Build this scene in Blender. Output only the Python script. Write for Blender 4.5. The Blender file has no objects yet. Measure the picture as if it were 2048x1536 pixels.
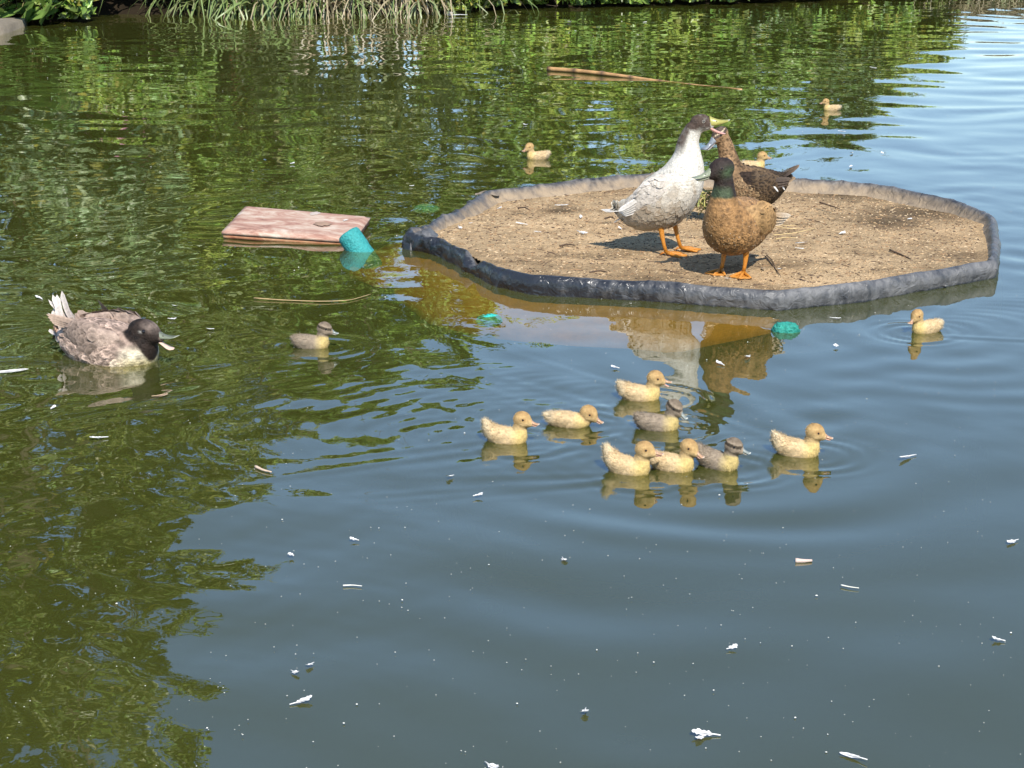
import bpy, math, random
import numpy as np
from mathutils import Vector, Matrix, noise

random.seed(7)
RNG = np.random.default_rng(7)
R = math.radians
SC = bpy.context.scene
COL = SC.collection

# ------------------------------------------------------------------ camera
CAM_H, FPX, PITCH = 1.40, 3700.0, R(16.2)
cam_d = bpy.data.cameras.new('camera')
cam_d.sensor_width = 36.0
cam_d.lens = 36.0 * FPX / 2048.0
cam_d.clip_start, cam_d.clip_end = 0.05, 600.0
cam = bpy.data.objects.new('camera', cam_d)
COL.objects.link(cam)
cam.location = (0, 0, CAM_H)
cam.rotation_euler = (R(90) - PITCH, 0, 0)
SC.camera = cam

# ------------------------------------------------------------------ sky, sun, exposure
SUN_EL = R(47)
SUN_AZ = math.atan2(-0.96, 0.28)            # direction towards the sun, in the ground plane
sun_dir = Vector((math.cos(SUN_AZ) * math.cos(SUN_EL), math.sin(SUN_AZ) * math.cos(SUN_EL), math.sin(SUN_EL)))
world = bpy.data.worlds.new('World')
SC.world = world
world.use_nodes = True
wn = world.node_tree
wn.nodes.clear()
sky = wn.nodes.new('ShaderNodeTexSky')
sky.sky_type = 'NISHITA'
sky.sun_disc = False
sky.sun_elevation = SUN_EL
sky.sun_rotation = math.pi / 2 - SUN_AZ
sky.air_density, sky.dust_density, sky.ozone_density = 1.1, 0.0, 4.5
bg = wn.nodes.new('ShaderNodeBackground')
bg.inputs['Strength'].default_value = 0.145
wo = wn.nodes.new('ShaderNodeOutputWorld')
wn.links.new(sky.outputs[0], bg.inputs[0])
wn.links.new(bg.outputs[0], wo.inputs[0])
sun_l = bpy.data.lights.new('sun', 'SUN')
sun_l.energy = 5.0
sun_l.angle = R(0.53)
sun_l.color = (1.0, 0.95, 0.87)
sun_o = bpy.data.objects.new('sun', sun_l)
COL.objects.link(sun_o)
sun_o.rotation_euler = sun_dir.to_track_quat('Z', 'Y').to_euler()
SC.view_settings.view_transform = 'Standard'
SC.view_settings.look = 'None'
SC.view_settings.exposure = 0.46
SC.view_settings.gamma = 1.0
SC.view_settings.use_curve_mapping = False
SC.cycles.use_denoising = True
SC.cycles.use_adaptive_sampling = True
SC.cycles.adaptive_threshold = 0.025
SC.cycles.max_bounces = 5
SC.cycles.transparent_max_bounces = 12
SC.cycles.caustics_reflective = False
SC.cycles.caustics_refractive = False

# ------------------------------------------------------------------ helpers
def lin(r, g, b):
    f = lambda c: (c / 255) / 12.92 if c <= 10 else ((c / 255 + 0.055) / 1.055) ** 2.4
    return (f(r), f(g), f(b))

def G(px, py, z=0.0):
    """point at height z that lies in the direction of photo pixel (px, py)"""
    a, b = (px - 1024) / FPX, -(py - 768) / FPX
    d = Vector((a, math.cos(PITCH) + b * math.sin(PITCH), -math.sin(PITCH) + b * math.cos(PITCH)))
    k = (z - CAM_H) / d.z
    return Vector((d.x * k, d.y * k, z))

class MB:
    """collects vertices, faces and vertex colours for ONE mesh"""
    def __init__(s):
        s.v, s.f, s.c = [], [], []
    def add(s, vs, fs, col=(1, 1, 1)):
        o = len(s.v)
        s.v.extend([tuple(v) for v in vs])
        s.f.extend([tuple(i + o for i in f) for f in fs])
        if len(col) and not hasattr(col[0], '__len__'):
            col = [col] * len(vs)
        s.c.extend([tuple(c[:3]) for c in col])
        return o
    def tube(s, pts, rad, n=8, col=(1, 1, 1), cap=True):
        pts = [Vector(p) for p in pts]
        if not hasattr(rad, '__len__'):
            rad = [rad] * len(pts)
        vs, fs = [], []
        up = Vector((0.13, 0.21, 0.97))
        for i, p in enumerate(pts):
            t = (pts[min(i + 1, len(pts) - 1)] - pts[max(i - 1, 0)]).normalized()
            a = t.cross(up)
            if a.length < 0.05:
                a = t.cross(Vector((1, 0, 0)))
            a.normalize()
            b = t.cross(a)
            for k in range(n):
                q = 2 * math.pi * k / n
                vs.append(p + (a * math.cos(q) + b * math.sin(q)) * rad[i])
        for i in range(len(pts) - 1):
            for k in range(n):
                k2 = (k + 1) % n
                fs.append((i * n + k, i * n + k2, (i + 1) * n + k2, (i + 1) * n + k))
        if cap:
            fs.append(tuple(range(n - 1, -1, -1)))
            fs.append(tuple((len(pts) - 1) * n + k for k in range(n)))
        if len(col) and hasattr(col[0], '__len__'):
            col = [c for c in col for _ in range(n)]
        s.add(vs, fs, col)
    def mesh(s, name, mat, smooth=True):
        me = bpy.data.meshes.new(name)
        me.from_pydata(s.v, [], s.f)
        set_col(me, np.array(s.c, dtype=np.float32))
        if smooth:
            me.polygons.foreach_set('use_smooth', np.ones(len(me.polygons), dtype=bool))
        if mat:
            me.materials.append(mat)
        me.update()
        return me
    def build(s, name, mat, parent=None, smooth=True):
        return link(name, s.mesh(name, mat, smooth), parent)

def set_col(me, c):
    a = me.color_attributes.new('Col', 'FLOAT_COLOR', 'POINT')
    c4 = np.ones((len(me.vertices), 4), dtype=np.float32)
    c4[:, :3] = c
    a.data.foreach_set('color', c4.ravel())

def link(name, me, parent=None, loc=None, rot=None, scale=None):
    o = bpy.data.objects.new(name, me)
    COL.objects.link(o)
    if parent:
        o.parent = parent
    if loc is not None:
        o.location = loc
    if rot is not None:
        o.rotation_euler = rot
    if scale is not None:
        o.scale = (scale,) * 3 if not hasattr(scale, '__len__') else scale
    return o

def tag(o, label=None, cat=None, group=None, kind=None):
    if label: o['label'] = label
    if cat: o['category'] = cat
    if group: o['group'] = group
    if kind: o['kind'] = kind
    return o

def empty(name, loc, rz=0.0, scale=1.0):
    o = bpy.data.objects.new(name, None)
    o.empty_display_size = 0.05
    COL.objects.link(o)
    o.location = loc
    o.rotation_euler = (0, 0, rz)
    o.scale = (scale,) * 3
    return o

def np_mesh(name, V, F, C, mat, smooth=False):
    """fast mesh from arrays; F is (n, k)"""
    me = bpy.data.meshes.new(name)
    n, k = F.shape
    me.vertices.add(len(V))
    me.vertices.foreach_set('co', np.ascontiguousarray(V, dtype=np.float32).ravel())
    me.loops.add(n * k)
    me.loops.foreach_set('vertex_index', np.ascontiguousarray(F, dtype=np.int32).ravel())
    me.polygons.add(n)
    me.polygons.foreach_set('loop_start', np.arange(0, n * k, k, dtype=np.int32))
    if smooth:
        me.polygons.foreach_set('use_smooth', np.ones(n, dtype=bool))
    me.update(calc_edges=True)
    if C is not None:
        set_col(me, C)
    if mat:
        me.materials.append(mat)
    return me

import bmesh
def ico(sub):
    bm = bmesh.new(); bmesh.ops.create_icosphere(bm, subdivisions=sub, radius=1)
    v = np.array([x.co[:] for x in bm.verts]); f = np.array([[q.index for q in p.verts] for p in bm.faces]); bm.free()
    return v, f
ICO_V, ICO_F = ico(3)

def fbm(p, o=4, h=0.6):
    v, a, s = 0.0, 1.0, 0.0
    q = Vector(p)
    for _ in range(o):
        v += a * noise.noise(q)
        s += a
        a *= h
        q = q * 2.03
    return v / s

# ------------------------------------------------------------------ materials
def mat_base(name):
    m = bpy.data.materials.new(name)
    m.use_nodes = True
    nt = m.node_tree
    return m, nt, nt.nodes, nt.links, nt.nodes['Principled BSDF']

def mat_col(name, rough=0.7, nscale=0.0, namp=0.3, bump=0.0, bscale=60.0, spec=0.3, translucent=0.0, sheen=0.0, vor=None):
    """principled surface coloured by the vertex colours, broken up by noise"""
    m, nt, N, L, P = mat_base(name)
    at = N.new('ShaderNodeAttribute'); at.attribute_name = 'Col'
    out = at.outputs['Color']
    tc = N.new('ShaderNodeTexCoord')
    if nscale:
        nz = N.new('ShaderNodeTexNoise'); nz.inputs['Scale'].default_value = nscale
        nz.inputs['Detail'].default_value = 6; nz.inputs['Roughness'].default_value = 0.65
        L.new(tc.outputs['Object'], nz.inputs['Vector'])
        mr = N.new('ShaderNodeMapRange')
        mr.inputs[1].default_value, mr.inputs[2].default_value = 0.28, 0.72
        mr.inputs[3].default_value, mr.inputs[4].default_value = 1 - namp, 1 + namp
        L.new(nz.outputs[0], mr.inputs[0])
        mx = N.new('ShaderNodeMix'); mx.data_type = 'RGBA'; mx.blend_type = 'MULTIPLY'
        mx.inputs[0].default_value = 1.0
        L.new(out, mx.inputs[6]); L.new(mr.outputs[0], mx.inputs[7])
        out = mx.outputs[2]
    if vor:       # overlapping feathers: dark middles, pale rims
        vs_, lo_, hi_ = vor
        mp_ = N.new('ShaderNodeMapping'); mp_.inputs['Scale'].default_value = (0.62, 1.0, 1.0)
        L.new(tc.outputs['Object'], mp_.inputs['Vector'])
        vo = N.new('ShaderNodeTexVoronoi'); vo.inputs['Scale'].default_value = vs_; vo.inputs['Randomness'].default_value = 0.9
        L.new(mp_.outputs[0], vo.inputs['Vector'])
        m2 = N.new('ShaderNodeMapRange'); m2.inputs[1].default_value = 0.12; m2.inputs[2].default_value = 0.62
        m2.inputs[3].default_value, m2.inputs[4].default_value = lo_, hi_
        L.new(vo.outputs['Distance'], m2.inputs[0])
        mx2 = N.new('ShaderNodeMix'); mx2.data_type = 'RGBA'; mx2.blend_type = 'MULTIPLY'; mx2.inputs[0].default_value = 1.0
        L.new(out, mx2.inputs[6]); L.new(m2.outputs[0], mx2.inputs[7]); out = mx2.outputs[2]
    L.new(out, P.inputs['Base Color'])
    P.inputs['Roughness'].default_value = rough
    P.inputs['Specular IOR Level'].default_value = spec
    if sheen:
        P.inputs['Sheen Weight'].default_value = sheen
        P.inputs['Sheen Roughness'].default_value = 0.5
    if bump:
        nb = N.new('ShaderNodeTexNoise'); nb.inputs['Scale'].default_value = bscale
        nb.inputs['Detail'].default_value = 5
        L.new(tc.outputs['Object'], nb.inputs['Vector'])
        bp = N.new('ShaderNodeBump'); bp.inputs['Strength'].default_value = bump
        bp.inputs['Distance'].default_value = 0.01
        L.new(nb.outputs[0], bp.inputs['Height']); L.new(bp.outputs[0], P.inputs['Normal'])
    if translucent:
        tr = N.new('ShaderNodeBsdfTranslucent'); L.new(out, tr.inputs[0])
        ms = N.new('ShaderNodeMixShader'); ms.inputs[0].default_value = translucent
        o = N['Material Output']
        L.new(P.outputs[0], ms.inputs[1]); L.new(tr.outputs[0], ms.inputs[2]); L.new(ms.outputs[0], o.inputs[0])
    return m

M = {}
M['feather'] = mat_col('plumage', 0.7, 120, 0.34, 0.5, 150, 0.2)
M['mottled'] = mat_col('mottled plumage', 0.7, 120, 0.30, 0.5, 150, 0.2, vor=(115, 0.30, 1.4))
M['tawny'] = mat_col('tawny plumage', 0.65, 120, 0.30, 0.5, 150, 0.3, vor=(66, 0.66, 1.2))
M['ashy'] = mat_col('ashy plumage', 0.7, 120, 0.30, 0.5, 150, 0.2, vor=(46, 0.60, 1.45))
M['vane'] = mat_col('feather vane', 0.65, 110, 0.30, 0.2, 180, 0.25, translucent=0.12)
M['down'] = mat_col('duckling down', 0.85, 110, 0.20, 0.3, 300, 0.12, translucent=0.06)
M['bill'] = mat_col('bill horn', 0.33, 70, 0.16, 0.05, 120, 0.45)
M['leg'] = mat_col('orange leg skin', 0.45, 120, 0.18, 0.3, 260, 0.4)
M['eye'] = mat_col('eye', 0.06, 0, 0, 0, 1, 0.6)
M['leaf'] = mat_col('leaf', 0.36, 3.0, 0.25, 0, 1, 0.5, translucent=0.22)
M['bark'] = mat_col('bark', 0.85, 12, 0.35, 0.6, 30, 0.2)
M['dry'] = mat_col('dry stalk', 0.7, 20, 0.25, 0.2, 60, 0.25)
M['earth'] = mat_col('bank earth', 0.95, 6, 0.4, 0.8, 14, 0.1)
M['litter'] = mat_col('litter', 0.8, 0, 0, 0, 1, 0.2)
M['stone'] = mat_col('stone', 0.85, 9, 0.25, 0.5, 30, 0.2)
M['brick'] = mat_col('brick', 0.85, 14, 0.3, 0.5, 40, 0.2)
M['foam'] = mat_col('teal foam', 0.6, 90, 0.25, 0.7, 130, 0.3)
M['cane'] = mat_col('cane', 0.4, 30, 0.25, 0.1, 60, 0.4)

def mat_water():
    m = bpy.data.materials.new('pond water')
    m.use_nodes = True
    nt = m.node_tree; N = nt.nodes; L = nt.links
    N.clear()
    out = N.new('ShaderNodeOutputMaterial')
    tc = N.new('ShaderNodeTexCoord')
    nz = N.new('ShaderNodeTexNoise'); nz.inputs['Scale'].default_value = 9.0; nz.inputs['Detail'].default_value = 3
    L.new(tc.outputs['Object'], nz.inputs['Vector'])
    bp = N.new('ShaderNodeBump'); bp.inputs['Strength'].default_value = 0.10; bp.inputs['Distance'].default_value = 0.004
    L.new(nz.outputs[0], bp.inputs['Height'])
    geo = N.new('ShaderNodeNewGeometry')
    dot = N.new('ShaderNodeVectorMath'); dot.operation = 'DOT_PRODUCT'
    L.new(geo.outputs['Incoming'], dot.inputs[0]); L.new(bp.outputs[0], dot.inputs[1])
    ab = N.new('ShaderNodeMath'); ab.operation = 'ABSOLUTE'; L.new(dot.outputs['Value'], ab.inputs[0])
    om = N.new('ShaderNodeMath'); om.operation = 'SUBTRACT'; om.inputs[0].default_value = 1.0; om.use_clamp = True
    L.new(ab.outputs[0], om.inputs[1])
    pw = N.new('ShaderNodeMath'); pw.operation = 'POWER'; pw.inputs[1].default_value = 5.2; L.new(om.outputs[0], pw.inputs[0])
    fr = N.new('ShaderNodeMath'); fr.operation = 'MULTIPLY_ADD'; fr.inputs[1].default_value = 0.84; fr.inputs[2].default_value = 0.16
    L.new(pw.outputs[0], fr.inputs[0])
    gl = N.new('ShaderNodeBsdfGlossy'); gl.inputs['Roughness'].default_value = 0.012
    gl.inputs['Color'].default_value = (1, 1, 1, 1)
    L.new(bp.outputs[0], gl.inputs['Normal'])
    n2 = N.new('ShaderNodeTexNoise'); n2.inputs['Scale'].default_value = 1.3; n2.inputs['Detail'].default_value = 4
    L.new(tc.outputs['Object'], n2.inputs['Vector'])
    cr = N.new('ShaderNodeMix'); cr.data_type = 'RGBA'
    cr.inputs[6].default_value = (0.108, 0.120, 0.020, 1)
    cr.inputs[7].default_value = (0.138, 0.152, 0.032, 1)
    L.new(n2.outputs[0], cr.inputs[0])
    df = N.new('ShaderNodeBsdfDiffuse'); L.new(cr.outputs[2], df.inputs['Color'])
    tr = N.new('ShaderNodeBsdfTransparent'); tr.inputs[0].default_value = (0.95, 0.9, 0.7, 1)
    murk = N.new('ShaderNodeMixShader'); murk.inputs[0].default_value = 0.66
    L.new(df.outputs[0], murk.inputs[1]); L.new(tr.outputs[0], murk.inputs[2])
    mx = N.new('ShaderNodeMixShader')
    L.new(fr.outputs[0], mx.inputs[0]); L.new(murk.outputs[0], mx.inputs[1]); L.new(gl.outputs[0], mx.inputs[2])
    L.new(mx.outputs[0], out.inputs['Surface'])
    va = N.new('ShaderNodeVolumeAbsorption')
    va.inputs['Color'].default_value = (0.62, 0.52, 0.10, 1)
    va.inputs['Density'].default_value = 4.5
    L.new(va.outputs[0], out.inputs['Volume'])
    return m
M['water'] = mat_water()

def mat_liner():
    m, nt, N, L, P = mat_base('black pond liner')
    tc = N.new('ShaderNodeTexCoord')
    at = N.new('ShaderNodeAttribute'); at.attribute_name = 'Col'
    sep = N.new('ShaderNodeSeparateColor'); L.new(at.outputs['Color'], sep.inputs[0])
    n1 = N.new('ShaderNodeTexNoise'); n1.inputs['Scale'].default_value = 14; n1.inputs['Detail'].default_value = 8
    n1.inputs['Roughness'].default_value = 0.7
    L.new(tc.outputs['Object'], n1.inputs['Vector'])
    mp = N.new('ShaderNodeMapping'); mp.inputs['Scale'].default_value = (38, 38, 16)
    L.new(tc.outputs['Object'], mp.inputs['Vector'])
    n2 = N.new('ShaderNodeTexNoise'); n2.inputs['Scale'].default_value = 1.0; n2.inputs['Detail'].default_value = 5
    L.new(mp.outputs[0], n2.inputs['Vector'])
    # red channel of the vertex colour holds where dry soil dust lies
    a1 = N.new('ShaderNodeMath'); a1.operation = 'ADD'
    L.new(n1.outputs[0], a1.inputs[0]); L.new(n2.outputs[0], a1.inputs[1])
    a2 = N.new('ShaderNodeMath'); a2.operation = 'ADD'
    L.new(a1.outputs[0], a2.inputs[0]); L.new(sep.outputs[0], a2.inputs[1])
    mr = N.new('ShaderNodeMapRange'); mr.inputs[1].default_value = 1.0; mr.inputs[2].default_value = 1.9
    L.new(a2.outputs[0], mr.inputs[0])
    cr = N.new('ShaderNodeMix'); cr.data_type = 'RGBA'
    cr.inputs[6].default_value = (0.022, 0.024, 0.029, 1)
    dc = N.new('ShaderNodeMix'); dc.data_type = 'RGBA'
    dc.inputs[6].default_value = (0.21, 0.205, 0.20, 1); dc.inputs[7].default_value = (0.30, 0.225, 0.145, 1)
    L.new(sep.outputs[1], dc.inputs[0]); L.new(dc.outputs[2], cr.inputs[7])
    L.new(mr.outputs[0], cr.inputs[0]); L.new(cr.outputs[2], P.inputs['Base Color'])
    r2 = N.new('ShaderNodeMapRange'); r2.inputs[3].default_value = 0.28; r2.inputs[4].default_value = 0.85
    L.new(mr.outputs[0], r2.inputs[0]); L.new(r2.outputs[0], P.inputs['Roughness'])
    P.inputs['Specular IOR Level'].default_value = 0.5
    n3 = N.new('ShaderNodeTexNoise'); n3.inputs['Scale'].default_value = 26; n3.inputs['Detail'].default_value = 3; n3.inputs['Distortion'].default_value = 1.4
    L.new(tc.outputs['Object'], n3.inputs['Vector'])
    bp = N.new('ShaderNodeBump'); bp.inputs['Strength'].default_value = 0.8; bp.inputs['Distance'].default_value = 0.010
    L.new(n3.outputs[0], bp.inputs['Height']); L.new(bp.outputs[0], P.inputs['Normal'])
    return m
M['liner'] = mat_liner()

def mat_soil():
    m, nt, N, L, P = mat_base('dry soil')
    tc = N.new('ShaderNodeTexCoord')
    at = N.new('ShaderNodeAttribute'); at.attribute_name = 'Col'
    n1 = N.new('ShaderNodeTexNoise'); n1.inputs['Scale'].default_value = 60; n1.inputs['Detail'].default_value = 8
    n1.inputs['Roughness'].default_value = 0.75
    L.new(tc.outputs['Object'], n1.inputs['Vector'])
    vo = N.new('ShaderNodeTexVoronoi'); vo.inputs['Scale'].default_value = 130
    L.new(tc.outputs['Object'], vo.inputs['Vector'])
    mr = N.new('ShaderNodeMapRange'); mr.inputs[1].default_value = 0.3; mr.inputs[2].default_value = 0.7
    mr.inputs[3].default_value = 0.55; mr.inputs[4].default_value = 1.35
    L.new(n1.outputs[0], mr.inputs[0])
    mx = N.new('ShaderNodeMix'); mx.data_type = 'RGBA'; mx.blend_type = 'MULTIPLY'; mx.inputs[0].default_value = 1
    L.new(at.outputs['Color'], mx.inputs[6]); L.new(mr.outputs[0], mx.inputs[7])
    L.new(mx.outputs[2], P.inputs['Base Color'])
    P.inputs['Roughness'].default_value = 0.95
    P.inputs['Specular IOR Level'].default_value = 0.1
    ad = N.new('ShaderNodeMath'); ad.operation = 'ADD'
    L.new(n1.outputs[0], ad.inputs[0]); L.new(vo.outputs['Distance'], ad.inputs[1])
    bp = N.new('ShaderNodeBump'); bp.inputs['Strength'].default_value = 0.7; bp.inputs['Distance'].default_value = 0.008
    L.new(ad.outputs[0], bp.inputs['Height']); L.new(bp.outputs[0], P.inputs['Normal'])
    return m
M['soil'] = mat_soil()

def mat_board():
    m, nt, N, L, P = mat_base('peeling painted board')
    tc = N.new('ShaderNodeTexCoord')
    mp = N.new('ShaderNodeMapping'); mp.inputs['Scale'].default_value = (5, 13, 8)
    L.new(tc.outputs['Object'], mp.inputs['Vector'])
    n1 = N.new('ShaderNodeTexNoise'); n1.inputs['Scale'].default_value = 1.0; n1.inputs['Detail'].default_value = 7
    n1.inputs['Roughness'].default_value = 0.78; n1.inputs['Distortion'].default_value = 0.6
    L.new(mp.outputs[0], n1.inputs['Vector'])
    r = N.new('ShaderNodeValToRGB')
    e = r.color_ramp.elements
    e[0].position, e[0].color = 0.34, (0.17, 0.10, 0.07, 1)
    e[1].position, e[1].color = 0.66, (0.62, 0.53, 0.43, 1)
    for p, c in ((0.42, (0.33, 0.17, 0.12, 1)), (0.49, (0.42, 0.26, 0.19, 1)), (0.56, (0.49, 0.37, 0.28, 1))):
        k = e.new(p); k.color = c
    L.new(n1.outputs[0], r.inputs[0])
    at = N.new('ShaderNodeAttribute'); at.attribute_name = 'Col'
    mx = N.new('ShaderNodeMix'); mx.data_type = 'RGBA'; mx.blend_type = 'MULTIPLY'; mx.inputs[0].default_value = 1
    L.new(r.outputs[0], mx.inputs[6]); L.new(at.outputs['Color'], mx.inputs[7])
    L.new(mx.outputs[2], P.inputs['Base Color'])
    P.inputs['Roughness'].default_value = 0.8
    bp = N.new('ShaderNodeBump'); bp.inputs['Strength'].default_value = 0.5; bp.inputs['Distance'].default_value = 0.004
    L.new(n1.outputs[0], bp.inputs['Height']); L.new(bp.outputs[0], P.inputs['Normal'])
    return m
M['board'] = mat_board()

# ------------------------------------------------------------------ swimmers (needed for the wakes in the water)
# body centre pixel at the waterline, yaw (deg, 0 = towards the right of the pond), size
DUCKLINGS = [
    dict(px=(1013, 882), yaw=-12, s=1.00, kind='y', tail=0.022, hyaw=-4, hp=-8,
         label='yellow duckling with raised tail, hindmost of the group swimming in front of the soil raft'),
    dict(px=(1140, 850), yaw=-14, s=1.00, kind='y', low=1, tail=0.0, hyaw=-4, hp=-26,
         label='yellow duckling stretching its neck low with its bill at the water'),
    dict(px=(1280, 797), yaw=-14, s=1.02, kind='y', tail=0.012, hyaw=8, hp=-12, mouth=17,
         label='yellow duckling with open bill, closest of the group to the soil raft'),
    dict(px=(1316, 857), yaw=-10, s=1.00, kind='g', tail=0.006, hyaw=-22, hp=-30,
         label='grey duckling with yellow breast and head bent down between yellow ducklings'),
    dict(px=(1256, 943), yaw=-24, s=1.02, kind='y', tail=0.030, hyaw=8, hp=-5,
         label='yellow duckling with high fanned tail just behind another yellow duckling'),
    dict(px=(1345, 937), yaw=-20, s=0.98, kind='y', tail=0.004, hyaw=-12, hp=-22,
         label='yellow duckling swimming between a yellow duckling with raised tail and a grey duckling'),
    dict(px=(1436, 932), yaw=-32, s=0.98, kind='g', tail=0.016, hyaw=8, hp=-14,
         label='grey duckling with dark eye stripe swimming ahead of two yellow ducklings'),
    dict(px=(1594, 908), yaw=-18, s=1.03, kind='y', tail=0.018, hyaw=10, hp=-14,
         label='yellow duckling with orange bill leading the group across the open water'),
    dict(px=(1852, 663), yaw=203, s=0.92, kind='y', tail=0.0, hyaw=14, hp=-26,
         label='yellow duckling alone by the corner of the soil raft, turned towards the teal foam lump'),
    dict(px=(1075, 318), yaw=188, s=0.98, kind='y', tail=0.004, hyaw=22, hp=-18,
         label='yellow duckling swimming alone behind the raft towards the green reflections'),
    dict(px=(1506, 338), yaw=2, s=1.02, kind='y', tail=0.0, hyaw=0, hp=-8,
         label='yellow duckling half hidden behind the mottled brown duck'),
    dict(px=(1663, 221), yaw=176, s=0.84, kind='y', tail=0.0, hyaw=6, hp=-10,
         label='pale yellow duckling swimming far out on the pond near the bank'),
    dict(px=(624, 694), yaw=-6, s=0.98, kind='g', tail=0.0, hyaw=4, hp=-16,
         label='grey duckling with yellow breast following behind, near the swimming grey duck'),
]
SWIM = [(G(*d['px']), R(d['yaw']), 1.0) for d in DUCKLINGS]
S_LOC, S_YAW = G(226, 712), R(-32)
SWIM.append((S_LOC, S_YAW, 1.7))

# ------------------------------------------------------------------ water
def wave(x, y):
    rg = np.random.default_rng(21)
    d = np.sqrt(x * x + y * y)
    wx = x + 0.10 * np.sin(2.3 * y + 1.1 * np.sin(1.7 * x)) + 0.05 * np.sin(5.1 * y + 3.0 * x)
    wy = y + 0.08 * np.sin(2.9 * x + 0.8 * np.sin(2.1 * y)) + 0.04 * np.sin(6.3 * x - 2 * y)
    sm = lambda a, b, v: np.clip((v - a) / (b - a), 0, 1) ** 2 * (3 - 2 * np.clip((v - a) / (b - a), 0, 1))
    far = sm(6.5, 10.5, y)
    mid = sm(3.7, 4.6, y) * (1 - sm(8.0, 10.0, y))
    left = 1 - sm(-0.7, 0.5, x)
    near = 1 - sm(3.4, 4.6, y)
    patch = 0.65 + 0.35 * np.sin(1.9 * x + 0.7 * y + 0.6) * np.sin(1.3 * y - 0.8 * x)
    h = np.zeros_like(x)
    # far chop: broken cells
    for _ in range(26):
        lam = rg.uniform(0.22, 0.75); th = rg.normal(math.pi / 2, 0.75)
        k = 2 * math.pi / lam
        h += (0.0046 * far) * lam / 6.28 * np.sin(k * (math.cos(th) * wx + math.sin(th) * wy) + rg.uniform(0, 6.28))
    # middle ripples, livelier on the left
    for _ in range(24):
        lam = rg.uniform(0.09, 0.30); th = rg.uniform(0, math.pi)
        k = 2 * math.pi / lam
        h += (0.0062 * mid * (0.85 + 0.45 * left) * patch) * lam / 6.28 * np.sin(k * (math.cos(th) * wx + math.sin(th) * wy) + rg.uniform(0, 6.28))
    # near: long lazy swell, fine swirls below the tree reflection
    for _ in range(10):
        lam = rg.uniform(0.30, 0.8); th = rg.uniform(0.9, 2.3)
        k = 2 * math.pi / lam
        h += (0.0075 * near) * lam / 6.28 * np.sin(k * (math.cos(th) * wx + math.sin(th) * wy) + rg.uniform(0, 6.28))
    for _ in range(14):
        lam = rg.uniform(0.05, 0.14); th = rg.uniform(0, math.pi)
        k = 2 * math.pi / lam
        h += (0.0055 * near * sm(2.2, 3.8, y) * left) * lam / 6.28 * np.sin(k * (math.cos(th) * wx + math.sin(th) * wy) + rg.uniform(0, 6.28))
    # broad arcs running out from the group of ducklings and from the raft
    for (c, lam, sl, r0, r1, ang, wd) in ((G(1390, 840), 0.20, 0.020, 0.25, 1.5, -90, 75), (G(1480, 800), 0.33, 0.016, 0.5, 2.6, -70, 60),
                                      (G(1850, 660), 0.16, 0.018, 0.2, 1.3, -40, 100), (G(700, 720), 0.24, 0.011, 0.3, 1.8, -80, 70),
                                      (G(900, 700), 0.17, 0.012, 0.2, 1.2, 200, 90)):
        dx, dy = x - c.x, y - c.y
        r = np.sqrt(dx * dx + dy * dy) + 0.05 * np.sin(3 * x + 4 * y)
        a = np.arctan2(dy, dx)
        da = np.abs((a - R(ang) + math.pi) % (2 * math.pi) - math.pi)
        env = sm(r0 * 0.6, r0 * 1.3, r) * (1 - sm(r0 * 1.5, r1, r)) * np.exp(-(da / R(wd)) ** 2)
        env *= 0.7 + 0.3 * np.sin(4 * a + 2.5 * r)
        h += 1.7 * env * sl * lam / 6.28 * np.sin(2 * math.pi * r / lam)
    # wakes: rings shed along each swimmer's path
    for (p, yaw, amp) in SWIM:
        sel = (np.abs(x - p.x) < 1.15) & (np.abs(y - p.y) < 1.15)
        if not sel.any():
            continue
        xs, ys = x[sel], y[sel]
        hh = np.zeros_like(xs)
        cx, cy = math.cos(yaw), math.sin(yaw)
        for k in range(1, 20):
            qx, qy = p.x + cx * (0.05 - 0.045 * k), p.y + cy * (0.05 - 0.045 * k)
            d_ = np.sqrt((xs - qx) ** 2 + (ys - qy) ** 2) - 0.026 * k - 0.02
            hh += np.exp(-(d_ / 0.035) ** 2) * np.cos(2 * math.pi * d_ / 0.07) * 0.00034 * amp * math.exp(-k / 11)
        rb = np.sqrt((xs - p.x - cx * 0.04) ** 2 + (ys - p.y - cy * 0.04) ** 2)
        hh += 0.0010 * amp ** 0.5 * np.exp(-((rb - 0.10 * amp ** 0.5) / 0.05) ** 2) * np.sin(2 * math.pi * rb / 0.05)
        h[sel] += hh
    return h

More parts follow.
